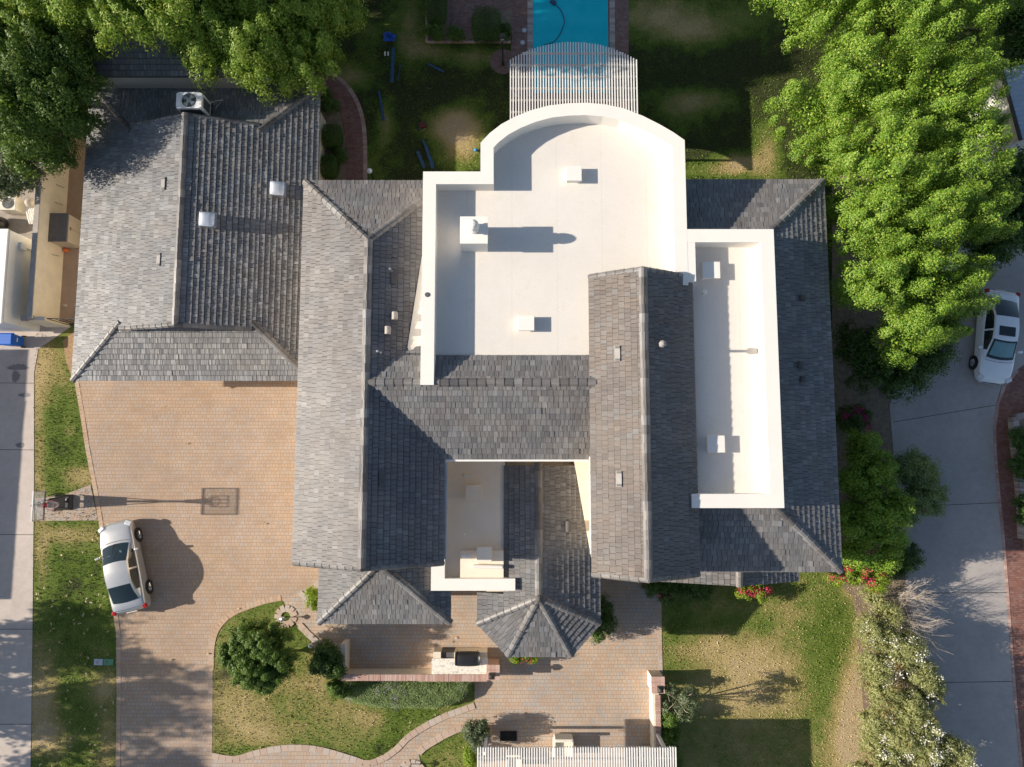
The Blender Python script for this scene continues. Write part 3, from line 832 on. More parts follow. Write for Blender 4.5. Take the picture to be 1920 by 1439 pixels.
r_gs = roof('hip_roof', [[(gxw,gys,GE),(gxe,gys,GE),(gxe-gd,ygs,gz),(gxw+gd,ygs,gz)]], M['tile_pale'], garage)
r_gn = roof('hip_roof', [[(gxw,gyn,GE),(gxe,gyn,GE),(gxe-gd,gdn,gz),(gxw+gd,gdn,gz)]], M['tile_pale'], garage)
caps(r_g, ((gxr,ygs-.3,GR),(gxr,gdn+.3,GR)))
caps(r_gs, ((gxw,gys,GE),(gxw+gd,ygs,gz)), ((gxe,gys,GE),(gxe-gd,ygs,gz)))
caps(r_gn, ((gxw,gyn,GE),(gxw+gd,gdn,gz)), ((gxe,gyn,GE),(gxe-gd,gdn,gz)))
for yy in (ygs-.27, gdn+.27): rakes(r_g, ((gxw+gd,yy,gz-.03),(gxr,yy,GR-.03)), ((gxe-gd,yy,gz-.03),(gxr,yy,GR-.03)))
for yy, o in ((ygs,1),(gdn,-1)):
    mb = MB(); v = [(gxw+gd+.25,yy,gz),(gxe-gd-.25,yy,gz),(gxr,yy,GR-.22)]
    mb.add(v, [(0,1,2) if o>0 else (2,1,0)]); mb.build('gable_wall', M['stucco'], garage)
wall('wall', [(gxw+.5,gxe-.5,gys+.5,gyn-.5,0,GE-.1)], None, garage)
for px, py in ((520,354),(388,412)):
    zz = 4.3
    for _ in range(8): zz = gp(P(px,py,zz).x)
    c0 = P(px,py,zz+.28); s = .36
    rot = math.atan(gsl)
    mb = MB()
    mb.obox((c0.x,c0.y,zz+.13),(s*2,s*2,.34),0,0,0,rot)
    sk = mb.build('skylight', M['metal'], r_g)
    g = MB()
    N_ = 8; vs=[]; fs=[]
    for i in range(N_+1):
        for j in range(N_+1):
            uu, vv = -1+2*i/N_, -1+2*j/N_
            hh = .12*(1-uu**4)*(1-vv**4)
            p_ = Matrix.Rotation(rot,3,'Y') @ Vector((uu*s*.92,vv*s*.92,hh))
            vs.append((c0.x+p_.x, c0.y+p_.y, zz+.305+p_.z))
    for i in range(N_):
        for j in range(N_): fs.append((i*(N_+1)+j,(i+1)*(N_+1)+j,(i+1)*(N_+1)+j+1,i*(N_+1)+j+1))
    g.add(vs, fs); g.build('dome', M['skylight'], sk, smooth=True)
for p_ in ((308,346),(299,488)): tile_vent(r_g, p_[0], p_[1], lambda v: gp(v.x), -gsl, .62, .2)
for xx in (gxw+1.6, gxw+5.2):
    mb = MB(); mb.box(xx, xx+2.6, gys+.46, gys+.52, 0.02, 2.3); mb.build('garage_door', M['white'], garage)

# rear building behind the garage
RB, RBR = 4.5, 5.6
rear = thing('outbuilding', 'shaded outbuilding with dark tile roof and beige south wall behind the garage', 'outbuilding', P(290,110,0))
xa_, xb_ = X(165,143,RB), X(470,143,RB); y0_, y1_ = Y(143,RB), Y(-20,RB); ym_ = (y0_+y1_)/2
r_rb = roof('gable_roof', [[(xa_,y0_,RB),(xb_,y0_,RB),(xb_,ym_,RBR),(xa_,ym_,RBR)], [(xa_,y1_,RB),(xb_,y1_,RB),(xb_,ym_,RBR),(xa_,ym_,RBR)]], M['tile_gray'], rear)
mb = MB(); ridge(mb, (xa_,ym_,RBR),(xb_,ym_,RBR)); mb.build('ridge_cap', M['ridge'], r_rb)
mb = MB(); mb.box(xa_+.5, xb_-.7, y0_+.12, y1_-.3, 0, RB-.14); 
mb.add([(xa_+.5,y0_+.12,RB-.14),(xa_+.5,y1_-.3,RB-.14),(xa_+.5,ym_,RBR-.2)],[(0,1,2)]); mb.add([(xb_-.7,y0_+.12,RB-.14),(xb_-.7,y1_-.3,RB-.14),(xb_-.7,ym_,RBR-.2)],[(2,1,0)])
mb.build('wall', M['tan'], rear)

# ================================================================== GROUND
def sheet(name, polys, z, mat):
    """one flat ground sheet; polys are outlines in photo pixels at ground level"""
    mb = MB()
    for poly in polys:
        pts = [P(x, y, 0) for x, y in poly]
        a = sum(pts[i].x*pts[(i+1)%len(pts)].y-pts[(i+1)%len(pts)].x*pts[i].y for i in range(len(pts)))
        if a < 0: pts = pts[::-1]
        mb.add([(p.x,p.y,z) for p in pts], [tuple(range(len(pts)))])
    return struct(mb.build(name, mat, origin=(0,0,0)))
mb = MB(); mb.add([(-900,-900,-.06),(900,-900,-.06),(900,900,-.06),(-900,900,-.06)], [(0,1,2,3)])
struct(mb.build('ground', M['soil'], origin=(0,0,0)))

def smooth_path(pts, k=6):
    """Catmull-Rom through pixel points"""
    out = []
    n = len(pts)
    for i in range(n-1):
        p0, p1, p2, p3 = pts[max(i-1,0)], pts[i], pts[i+1], pts[min(i+2,n-1)]
        for j in range(k):
            t = j/k
            out.append(tuple(.5*((2*p1[c])+(-p0[c]+p2[c])*t+(2*p0[c]-5*p1[c]+4*p2[c]-p3[c])*t*t+(-p0[c]+3*p1[c]-3*p2[c]+p3[c])*t**3) for c in (0,1)))
    out.append(tuple(pts[-1])); return out

# --- outlines (photo pixels on the ground)
W_EDGE = [(137,700),(150,775),(160,840),(173,908),(186,985),(200,1060),(210,1130),(218,1190),(219,1300),(216,1560)]
S_LAWN_N = smooth_path([(399,1262),(401,1215),(412,1182),(440,1155),(490,1135),(530,1126)])
S_LAWN_E = [(540,1140),(523,1152),(524,1166),(540,1176),(556,1172),(582,1196),(584,1215),(594,1240),(598,1262),(603,1290),(640,1320),(890,1322)]
PATH_N = smooth_path([(890,1318),(862,1328),(830,1340),(795,1358),(765,1378),(745,1398),(720,1416),(690,1426),(660,1418),(620,1406),(580,1398),(530,1398),(485,1406),(440,1418),(398,1412)])
s_lawn = S_LAWN_N + S_LAWN_E + PATH_N[1:]
w_strip = [(64,600)] + W_EDGE + [(56,1560),(61,1200),(64,900)]
PATH_S = smooth_path([(985,1345),(930,1352),(890,1362),(862,1370),(830,1385),(800,1403),(785,1416)])
small_lawn = PATH_S[6:] + [(792,1440),(790,1560),(895,1560),(895,1362)]
se_lawn = [(1238,1000),(1239,1190),(1241,1290),(1243,1560),(1720,1560),(1690,1060),(1690,1000)]
n_yard = [(590,-200),(590,430),(1560,430),(1560,-200)]
LAWNS = [s_lawn, w_strip, small_lawn, se_lawn, n_yard]
DRY = [ # x, y, rx, ry, amount
 (80,680,38,50,.45),(70,760,14,70,.35),(72,890,12,60,.35),(150,893,26,18,.5),(135,1005,45,16,.45),(78,1040,14,70,.3),(72,1310,28,75,.65),(85,1385,34,24,.55),(196,1290,24,26,.5),(202,1400,18,60,.4),(110,830,30,60,-.12),(130,1100,50,60,-.15),(130,810,10,8,.3),
 (440,1330,50,40,.30),(490,1375,50,25,.30),(600,1230,14,60,.25),(430,1250,30,60,.15),(640,1345,60,20,.18),(760,1345,40,30,-.20),(720,1405,30,20,-.25),(470,1405,40,10,-.2),(560,1165,30,16,-.3),(560,1285,40,20,.22),(690,1350,30,20,.2),
 (1560,1240,42,120,-.26),(1275,1180,22,40,-.22),(1410,1170,60,20,-.12),(1335,1215,60,22,.33),(1420,1250,70,36,.42),(1390,1310,90,36,.35),(1602,1340,26,95,.95),(1625,1240,14,60,.5),(1600,1100,18,22,.55),(1470,1170,30,30,.1),(1400,1410,160,45,.12),(1580,1400,26,50,.35),(1510,1150,40,20,.12),
 (655,140,36,26,.42),(770,50,26,60,.38),(800,95,40,14,.35),(865,255,34,44,.75),(838,235,36,24,.5),(722,232,14,34,.42),(690,60,26,20,.25),(1235,30,70,34,.55),(1310,60,50,24,.45),(1400,30,50,30,.25),(1305,190,60,20,.5),(1385,308,34,16,.8),(1440,290,18,46,.5),(1320,320,44,10,.3),(1280,220,30,20,.2),(700,310,26,30,.2),(890,110,50,16,.4),(830,190,40,50,-.12),(1360,130,60,60,-.1)]
def dry_at(px, py):
    base = np.full_like(px, -.04)
    base = np.where((px > 380) & (py > 1100), .31, base)
    base = np.where((px > 1200) & (py > 900), .33, base)
    base = np.where((px < 240) & (py > 560), .22, base)
    for x, y, rx, ry, a in DRY:
        base = base + (1.25 if y < 400 and a > 0 else 1.0)*a*np.exp(-(((px-x)/rx)**2 + ((py-y)/ry)**2)*.7)
    return np.clip(base, -.1, 1.1)
def to_px(xs, ys):
    # inverse of P at ground level
    dz = np.full_like(xs, -H)
    f = ys*ST - dz*CT            # depth along the view axis
    up = ys*CT + dz*ST
    return 960 + F*xs/f, 719.5 - F*up/f
gx = np.arange(-32, 34, .3); gy = np.arange(-24, 30, .3)
GX, GY = np.meshgrid(gx, gy)
pxx, pyy = to_px(GX.ravel(), GY.ravel())
dr = dry_at(pxx, pyy)
verts = np.stack([GX.ravel(), GY.ravel(), np.full(GX.size, -.004)], 1)
nx_, ny_ = len(gx), len(gy)
ii = np.arange(nx_*ny_).reshape(ny_, nx_)
quads = np.stack([ii[:-1,:-1].ravel(), ii[:-1,1:].ravel(), ii[1:,1:].ravel(), ii[1:,:-1].ravel()], 1)
def np_mesh(name, verts, quads, mat, attr=None, parent=None, origin=(0,0,0), smooth=False):
    me = bpy.data.meshes.new(name)
    o0 = ORG[parent.name] if parent is not None else Vector(origin)
    v = np.asarray(verts, dtype=np.float32) - np.array(o0, dtype=np.float32)
    nq = quads.shape[1]
    me.vertices.add(len(v)); me.vertices.foreach_set('co', v.ravel())
    me.loops.add(quads.size); me.loops.foreach_set('vertex_index', quads.ravel().astype(np.int32))
    me.polygons.add(len(quads)); me.polygons.foreach_set('loop_start', np.arange(0, quads.size, nq, dtype=np.int32))
    if attr is not None:
        a = me.attributes.new('dry', 'FLOAT', 'POINT'); a.data.foreach_set('value', np.asarray(attr, dtype=np.float32))
    for mm in (mat if isinstance(mat, list) else [mat]): me.materials.append(mm)
    me.update(calc_edges=True)
    ob = bpy.data.objects.new(name, me); col.objects.link(ob)
    if parent is not None: ob.parent = parent
    else: ob.location = o0
    ORG[ob.name] = o0
    return ob
struct(np_mesh('lawn', verts, quads, M['grass'], dr))

# --- paved areas
drive = W_EDGE + [(398,1560)] + PATH_N[::-1][:1] + S_LAWN_N + [(545,1118),(575,1102),(600,1085),(640,1040),(640,690)]
sheet('driveway', [drive], .006, M['paver'])
court = [(530,1126),(540,1140),(556,1172),(582,1196),(590,1225),(600,1262),(640,1272),(890,1282),(890,1318),(888,1362),(895,1362),(895,1560),(1243,1560),(1241,1290),(1239,1190),(1238,1000),(1100,980),(700,1040),(600,1085),(575,1102),(545,1118)]
sheet('patio', [court], .010, M['paver2'])
pw = PATH_N + [(398,1560),(790,1560),(792,1440)] + PATH_S[::-1] + [(985,1320)]
sheet('front_path', [pw], .014, M['paver2'])
sheet('hoop_pad', [[(120,928),(170,909),(184,976),(70,977),(66,935)]], .018, M['paver2'])
# neighbour's concrete drive on the west, its joints as strips
sheet('west_drive', [[(-260,612),(135,612),(72,655),(64,700),(64,900),(61,1200),(56,1560),(-260,1560)]], .012, M['concrete'])
jm = MB()
for y0, y1 in ((716,719),(841,844),(1001,1003),(1180,1180),(1359,1358)):
    a, b = P(-260,y0), P(63,y1)
    jm.add([(a.x,a.y-.014,.017),(b.x,b.y-.014,.017),(b.x,b.y+.014,.017),(a.x,a.y+.014,.017)], [(0,1,2,3)])
wet = simple('damp_concrete', (.17,.155,.15), .45)
for nm_, cx_w, cy_w, rx_w, ry_w in (('a',34,689,.55,.16),('b',46,741,.30,.11),('c',30,706,.22,.30),('d',38,835,.22,.14)):
    c0 = P(cx_w, cy_w); wm = MB(); rr_w = [1+.18*math.sin(3*k_+cx_w)+.1*math.sin(7*k_+cy_w) for k_ in range(24)]
    wm.add([(c0.x+rx_w*rr_w[k_]*math.cos(k_*math.pi/12), c0.y+ry_w*rr_w[k_]*math.sin(k_*math.pi/12), .0165) for k_ in range(24)], [tuple(range(24))]); struct(wm.build('wet_patch', wet, origin=(0,0,0)))
sj = struct(jm.build('paving_joints', M['joint'], origin=(0,0,0)))
sheet('side_alley', [[(112,230),(112,606),(190,606),(190,230)]], .012, M['alley'])
sheet('bark_bed', [[(118,640),(150,612),(150,715),(137,712),(124,680)]], .010, simple('bark_mulch', (.34,.22,.12), .95, var=.35, scale=9, bumps=.8))
# east driveway, brick border and planting strip
ED_W = [(1790,330),(1700,600),(1668,760),(1676,860),(1690,1000),(1700,1120),(1740,1300),(1790,1560)]
ED_E = [(2080,330),(2030,560),(1945,665),(1905,695),(1882,722),(1868,755),(1862,800),(1863,850),(1870,930),(1878,1010),(1885,1100),(1892,1200),(1902,1330),(1912,1439),(1922,1560)]
sheet('east_drive', [ED_W[::-1] + [(1800,240),(2080,240)] + ED_E], .012, M['concrete2'])
jm = MB()
for (x0,y0,x1,y1) in ((1674,792,1866,760),(1690,951,1872,943),(1716,1113,1888,1111),(1768,1280,1898,1278),(1880,715,1868,760)):
    a, b = P(x0,y0), P(x1,y1); d = (b-a).normalized(); s_ = Vector((-d.y,d.x,0))*.014
    jm.add([(a+s_).xy.to_3d()+Vector((0,0,.017)),(a-s_).xy.to_3d()+Vector((0,0,.017)),(b-s_).xy.to_3d()+Vector((0,0,.017)),(b+s_).xy.to_3d()+Vector((0,0,.017))], [(3,2,1,0)])
struct(jm.build('paving_joints', M['joint'], origin=(0,0,0)))
sheet('brick_border', [ED_E[2:] + [(2200,1560),(2200,665)]], .006, M['brickpath'])
sheet('planting_strip', [[(1560,330),(1640,330)] + ED_W[1:] + [(1640,1560),(1600,1120),(1560,1080)]], .004, M['soil'])
# north yard
sheet('garden_path', [smooth_path([(560,128),(600,132),(635,150),(660,180),(675,215),(680,260),(681,350)]) + [(648,350)] + smooth_path([(648,300),(648,262),(640,215),(622,185),(605,168),(570,160)])], .006, M['brickpath'])
sheet('path_bed', [[(600,170),(622,186),(640,216),(648,262),(648,360),(590,360),(590,170)]], .003, M['soil'])
sheet('pool_deck', [[(838,-200),(838,62),(960,62),(957,120),(962,420),(1190,420),(1179,180),(1179,-200)]], .006, M['deckbrick'])
sheet('planter_bed', [[(800,-200),(800,78),(958,78),(960,20),(930,20),(930,60),(842,60),(842,-200)]], .010, M['soil'])
c0 = P(943,116)
mb = MB(); mb.add([(c0.x+.72*math.cos(t*math.pi/16), c0.y+.72*math.sin(t*math.pi/16), .016) for t in range(32)], [tuple(range(32))]); struct(mb.build('lamp_pad', M['deckbrick'], origin=(0,0,0)))
# pool: basin edge and water
wa, wb = P(998,-220), P(1142,175)
mb = MB(); mb.add([(wa.x,wb.y,.012),(wb.x,wb.y,.012),(wb.x,wa.y,.012),(wa.x,wa.y,.012)], [(0,1,2,3)]); struct(mb.build('pool_water', M['water'], origin=(0,0,0)))
def bricks_along(name, pts, width, blen, mat, z0=.0, z1=.05, gap=.012, kind=None, origin=(0,0,0), parent=None):
    """a course of single bricks laid across a line of ground points"""
    pts = [Vector(p) for p in pts]
    mb = MB(); acc = 0.0; total = sum((pts[i+1]-pts[i]).length for i in range(len(pts)-1))
    n = max(1, int(total/blen)); st = total/n
    def at(s):
        for i in range(len(pts)-1):
            L_ = (pts[i+1]-pts[i]).length
            if s <= L_ or i == len(pts)-2: return pts[i].lerp(pts[i+1], min(1,max(0,s/L_))), (pts[i+1]-pts[i]).normalized()
            s -= L_
    for i in range(n):
        p, d = at((i+.5)*st)
        zz = z1 + rnd.uniform(-.006,.006)
        mb.obox((p.x,p.y,(z0+zz)/2), (st-gap, width*rnd.uniform(.97,1.02), zz-z0), math.atan2(d.y,d.x)+rnd.uniform(-.03,.03))
    ob = mb.build(name, mat, parent, origin=None if parent else origin)
    if kind: ob['kind'] = kind
    return ob
def gl(pts): return [P(x,y,0) for x,y in pts]
bricks_along('path_edging', gl([(x,y+5) for x,y in PATH_N]), .30, .34, M['edging'], kind='structure')
bricks_along('path_edging', gl([(x,y-4) for x,y in PATH_S]), .30, .34, M['edging'], kind='structure')
bricks_along('path_edging', gl([(x-3,y-5) for x,y in S_LAWN_N]), .26, .20, M['paver_block'], z1=.02, kind='structure')
bricks_along('path_edging', gl([(x+4,y) for x,y in W_EDGE]), .22, .20, M['paver_block'], z1=.02, kind='structure')
bricks_along('path_edging', gl([(562,1172),(575,1186),(590,1200),(602,1214)]), .30, .30, M['edging'], kind='structure')
bricks_along('path_edging', gl(smooth_path([(595,1143),(580,1130),(570,1118),(562,1112)])), .26, .30, M['edging'], kind='structure')
bricks_along('path_edging', gl([(1236,1075),(1237,1190),(1239,1270)]), .20, .22, M['edging'], z1=.02, kind='structure')
bricks_along('path_edging', gl(smooth_path([(598,129),(632,144),(660,174),(677,212),(684,260),(685,345)])), .22, .11, M['redbrick'], z1=.02, kind='structure')
bricks_along('pool_coping', gl([(994,-200),(994,180)]), .30, .11, M['palebrick'], z1=.03, kind='structure')
bricks_along('pool_coping', gl([(1148,-200),(1148,180)]), .30, .11, M['palebrick'], z1=.03, kind='structure')
bricks_along('brick_border_course', gl([(x+3,y) for x,y in ED_E[3:]]), .14, .22, M['redbrick'], z1=.02, kind='structure')
bricks_along('brick_kerb', gl([(800,-60),(800,80),(958,80)]), .12, .22, M['redbrick'], z1=.07, kind='structure')
for cx, cy, rr in ((536,1156,.40),(772,1452,.55)):
    c0 = P(cx,cy); bricks_along('lamp_ring', [(c0.x+rr*math.cos(t*math.pi/12), c0.y+rr*math.sin(t*math.pi/12), 0) for t in range(25)], .34, .22, M['edging'], kind='structure')

# --- grass blades, one uncountable mass
rng = np.random.default_rng(5)
def in_poly(px, py, poly):
    ins = np.zeros(px.shape, bool); n = len(poly)
    for i in range(n):
        x0, y0 = poly[i]; x1, y1 = poly[(i+1)%n]
        c = ((y0 > py) != (y1 > py))
        with np.errstate(divide='ignore', invalid='ignore'):
            ins ^= c & (px < (x1-x0)*(py-y0)/(y1-y0+1e-12)+x0)
    return ins
EXCL = [[(560,120),(690,120),(690,350),(560,350)], [(838,-200),(838,70),(960,70),(957,420),(1190,420),(1182,-200)], [(1243,1255),(1335,1255),(1340,1560),(1243,1560)], [(600,1260),(895,1260),(895,1322),(640,1322)]]
NB = 230000
bx = rng.uniform(-26.5, 21, NB); by = rng.uniform(-17, 26.5, NB)
ppx, ppy = to_px(bx, by)
ok = np.zeros(NB, bool)
for L_ in LAWNS: ok |= in_poly(ppx, ppy, L_)
for E_ in EXCL: ok &= ~in_poly(ppx, ppy, E_)
bx, by, ppx, ppy = bx[ok], by[ok], ppx[ok], ppy[ok]
d_ = dry_at(ppx, ppy)
keep = rng.random(len(bx)) > np.clip(d_-.55, 0, .8)
bx, by, d_ = bx[keep], by[keep], d_[keep]
nb = len(bx)
ang = rng.uniform(0, 2*np.pi, nb); hgt = rng.uniform(.025, .075, nb)*(1-.4*np.clip(d_,0,1)); wd_ = rng.uniform(.012, .03, nb)
lean = rng.uniform(.0, .05, nb); la = rng.uniform(0, 2*np.pi, nb)
V = np.zeros((nb, 4, 3))
V[:,0,0] = bx - np.cos(ang)*wd_; V[:,0,1] = by - np.sin(ang)*wd_
V[:,1,0] = bx + np.cos(ang)*wd_; V[:,1,1] = by + np.sin(ang)*wd_
V[:,2,0] = V[:,1,0]*.4+bx*.6 + np.cos(la)*lean; V[:,2,1] = V[:,1,1]*.4+by*.6 + np.sin(la)*lean; V[:,2,2] = hgt
V[:,3,0] = V[:,0,0]*.4+bx*.6 + np.cos(la)*lean; V[:,3,1] = V[:,0,1]*.4+by*.6 + np.sin(la)*lean; V[:,3,2] = hgt
gr = np_mesh('grass_blades', V.reshape(-1,3), np.arange(nb*4).reshape(-1,4), M['blades'], np.repeat(d_,4))
tag(gr, 'short mown grass blades growing over the green and straw coloured lawns', 'grass', kind='stuff')

# ================================================================== TREES AND SHRUBS
def leaf_quads(c, nrm, ln, asp, rng):
    n = len(c)
    nrm = nrm/np.maximum(np.linalg.norm(nrm, axis=1, keepdims=True), 1e-6)
    r = rng.normal(size=(n,3)); t = r - nrm*np.sum(r*nrm, 1, keepdims=True)
    t /= np.maximum(np.linalg.norm(t, axis=1, keepdims=True), 1e-6)
    b = np.cross(nrm, t)
    L_ = (ln*rng.uniform(.7,1.3,(n,1))); W_ = L_*asp
    V = np.stack([c - t*L_*.5, c + b*W_*.5 - t*L_*.05, c + t*L_*.5, c - b*W_*.5 - t*L_*.05], 1)
    return V.reshape(-1,3)
def crown_clumps(lumps, n, rng, lo=-.35, depth=(.72,1.0)):
    """centres spread over the upper outside of a few ellipsoids given as (centre, rxy, rz)"""
    area = np.array([l[1]*(l[1]+l[2]) for l in lumps]); cnt = np.maximum(1, (n*area/area.sum()).astype(int))
    C, O = [], []
    for (c, rx, rz), k in zip(lumps, cnt):
        d = rng.normal(size=(k*3,3)); d /= np.linalg.norm(d, axis=1, keepdims=True)
        d = d[d[:,2] > lo][:k]
        s = rng.uniform(depth[0], depth[1], (len(d),1))
        C.append(np.array(c) + d*np.array([rx,rx,rz])*s); O.append(d)
    return np.concatenate(C), np.concatenate(O)
def foliage(name, parent, mat, lumps, n_clump, clump_r, leaves, ln, asp=.5, seed=1, elong=1.3, tuft=.5, lo=-.35, depth=(.72,1.0), fill=.35):
    rng = np.random.default_rng(seed)
    C, O = crown_clumps(lumps, n_clump, rng, lo, depth)
    k = len(C); cr = clump_r*rng.uniform(.6,1.35,k)
    idx = np.repeat(np.arange(k), leaves)
    m = len(idx)
    d = rng.normal(size=(m,3)); d /= np.linalg.norm(d, axis=1, keepdims=True)
    rad = rng.random((m,1))**(1/2.2)
    p = d*rad
    # tufts: narrower towards the top
    hh = (p[:,2:3]+1)/2
    p[:,0:2] *= (1.15 - tuft*hh)
    p[:,2:3] *= elong
    pos_ = C[idx] + p*cr[idx][:,None]
    nr = d*.75 + O[idx]*.55 + np.array([0,0,.35]) + rng.normal(size=(m,3))*.45
    V = leaf_quads(pos_, nr, ln, asp, rng)
    if fill:
        # inner foliage so that the crown does not read as hollow
        nf_ = int(m*fill*.6); C2, O2 = crown_clumps(lumps, nf_, rng, -.8, (.2,.66))
        V2 = leaf_quads(C2, O2*.5+rng.normal(size=C2.shape), ln*1.55, .6, rng)
        V = np.concatenate([V, V2])
    if V[:,2].min() < .02: V[:,2] = np.maximum(V[:,2], .02)
    ob = np_mesh(name, V, np.arange(len(V)).reshape(-1,4), mat, None, parent)
    return ob, C
def L3u(*ls): return L3(*[(a, b, c+.8, d, e) for a, b, c, d, e in ls])
def L3(*ls):  # (px, py, z, rxy, rz) -> lumps in metres
    return [(tuple(P(l[0],l[1],l[2])), l[3], l[4]) for l in ls]
def trunk_of(parent, base, lumps, C, r0=.18, mat='bark', limbs=9, seed=1, name='trunk'):
    rr = random.Random(seed)
    c = np.mean([l[0] for l in lumps], axis=0); b = Vector(base)
    fork = Vector((b.x*.8+c[0]*.2, b.y*.8+c[1]*.2, max(.3,c[2]*.45)))
    mb = MB()
    mb.tube([b+Vector((0,0,-.05)), b.lerp(fork,.5)+Vector((rr.uniform(-.08,.08),rr.uniform(-.08,.08),0)), fork], r0, 9, 0, r0*.72)
    for i in range(limbs):
        e = Vector(C[rr.randrange(len(C))]); m_ = fork.lerp(e,.5)+Vector((rr.uniform(-.25,.25),rr.uniform(-.25,.25),rr.uniform(.0,.35)))
        mb.tube([fork+Vector((0,0,-.05)), m_, e], r0*.55, 6, 0, r0*.10)
    return mb.build(name, M[mat], parent, smooth=True)
def tree(name, label, cat, base, lumps, mat, n_clump, clump_r, leaves, ln, asp=.5, seed=1, r0=.18, group=None, limbs=9, bark='bark', **kw):
    b = P(base[0], base[1], 0)
    o = thing(name, label, cat, b, group)
    f, C = foliage('crown', o, M[mat], lumps, n_clump, clump_r, leaves, ln, asp, seed, **kw)
    trunk_of(o, b, lumps, C, r0, bark, limbs, seed, 'trunk' if cat == 'tree' else 'stem')
    return o, C

GE_ = 'big bright green trees east of the house'
tree('broadleaf_tree', 'tall bright green tree in the top right corner, cut by the top edge', 'tree', (1640,130),
     L3u((1522,30,5.0,1.8,2.6),(1640,0,6.0,2.5,3),(1750,40,6,2.3,2.6),(1620,-70,6,3,3),(1800,-30,5,1.9,2.5),(1850,-40,4.5,1.8,2.4),(1500,-40,4.5,1.8,2.4)), 'leaf_bright', 250, .50, 540, .086, .55, 11, .3, GE_, elong=1.45, tuft=.75, lo=-.15, depth=(.70,1.12), fill=.3)
tree('broadleaf_tree', 'widest bright green tree, middle of three, between lawn and metal roof', 'tree', (1660,330),
     L3u((1525,210,4.5,1.7,2.6),(1620,170,6,2.1,2.9),(1730,200,6.2,2.3,2.8),(1548,290,4.5,1.5,2.4),(1650,310,6,2.2,2.8),(1770,320,5.8,2.0,2.5),(1800,150,5,1.5,2.2),(1830,240,4.8,1.2,2.0)), 'leaf_bright', 250, .50, 540, .086, .55, 12, .3, GE_, elong=1.45, tuft=.75, lo=-.15, depth=(.70,1.12), fill=.3)
tree('broadleaf_tree', 'bright green tree overhanging the east eave, nearest to the white car', 'tree', (1690,560),
     L3u((1630,430,5.5,1.7,2.6),(1730,420,5.6,2.0,2.6),(1815,410,5,1.4,2.2),(1628,540,5,1.45,2.4),(1715,540,5.2,1.7,2.5),(1680,630,4.4,1.35,2.2),(1785,545,4.4,1.3,2.0),(1760,610,3.6,1.0,1.8),(1585,400,4.6,.9,1.6)), 'leaf_bright', 250, .50, 540, .086, .55, 13, .28, GE_, elong=1.45, tuft=.75, lo=-.15, depth=(.70,1.12), fill=.3)
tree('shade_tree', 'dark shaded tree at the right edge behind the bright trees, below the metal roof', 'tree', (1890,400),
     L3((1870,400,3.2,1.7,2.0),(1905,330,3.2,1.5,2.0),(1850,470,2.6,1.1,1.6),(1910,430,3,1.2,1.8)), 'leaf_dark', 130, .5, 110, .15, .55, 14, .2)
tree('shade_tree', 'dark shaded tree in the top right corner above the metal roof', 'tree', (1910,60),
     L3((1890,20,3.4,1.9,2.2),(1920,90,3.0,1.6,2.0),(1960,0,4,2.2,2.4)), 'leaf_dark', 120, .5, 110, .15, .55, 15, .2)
tree('shrub', 'dark green shrub under the lowest bright tree, beside the east driveway', 'shrub', (1670,720),
     L3((1625,690,2.4,1.1,1.6),(1690,700,2.4,1.2,1.5),(1735,660,2.6,1.1,1.5),(1600,640,2.2,.9,1.5)), 'leaf_dark', 130, .42, 110, .12, .5, 16, .1)
o, C = tree('shrub', 'tall mid green shrub against the east eave, largest of the shrubs by the driveway', 'shrub', (1640,950),
     L3((1612,835,2.4,.85,1.5),(1630,885,2.7,1.15,1.8),(1648,955,2.9,1.3,1.9),(1645,1020,2.5,1.2,1.7),(1600,980,2.6,1.0,1.7),(1600,905,2.5,.9,1.6),(1605,1035,2.3,.9,1.5)), 'leaf_bright', 260, .36, 150, .095, .5, 17, .1, fill=.5)
o2, C = tree('shrub', 'rounder dull green shrub with two magenta blooms spilling onto the east driveway', 'shrub', (1712,930),
     L3((1715,880,2.2,.95,1.3),(1735,930,2.0,.95,1.2),(1700,950,2.0,.8,1.2)), 'leaf_hedge', 130, .34, 150, .085, .5, 18, .08)
def blooms(parent, spots, mat, n, r, ln, seed, name='flower_cluster'):
    """flower clusters at (px, py, z) spots, each a part of its own"""
    rng = np.random.default_rng(seed)
    for x, y, z in spots:
        k = int(n*rng.uniform(.5,1.3)); c = np.array(P(x,y,z))
        p = c + rng.normal(size=(k,3))*np.array([r,r,r*.7])*rng.uniform(.7,1.3)
        V = leaf_quads(p, rng.normal(size=p.shape)*.6 + np.array([0,0,1.0]), ln, .8, rng)
        np_mesh(name, V, np.arange(len(V)).reshape(-1,4), M[mat], None, parent)
blooms(o2, [(1733,957,2.9),(1695,957,2.9)], 'petal_magenta', 60, .09, .08, 3)
blooms(o, [(1630,1035,3.6),(1640,1030,3.6)], 'petal_magenta', 22, .07, .07, 4)
o, C = tree('bougainvillea', 'dark shrub with magenta flowers in shade beside the bare planting strip', 'shrub', (1600,790),
     L3((1590,790,1.3,.7,.9),(1615,780,1.2,.5,.8)), 'leaf_dark', 60, .3, 90, .09, .5, 19, .05)
blooms(o, [(1612,770,2.0),(1622,785,2.0),(1625,800,1.8),(1600,775,2.0),(1585,780,2.0)], 'petal_magenta', 80, .12, .07, 5)
o, C = tree('bougainvillea', 'sunlit shrub with red pink flowers at the south east corner of the skirt roof', 'shrub', (1620,1085),
     L3((1600,1072,1.6,.6,.9),(1640,1082,1.6,.7,.9),(1570,1080,1.2,.45,.7)), 'leaf_lime', 80, .26, 90, .085, .5, 20, .05)
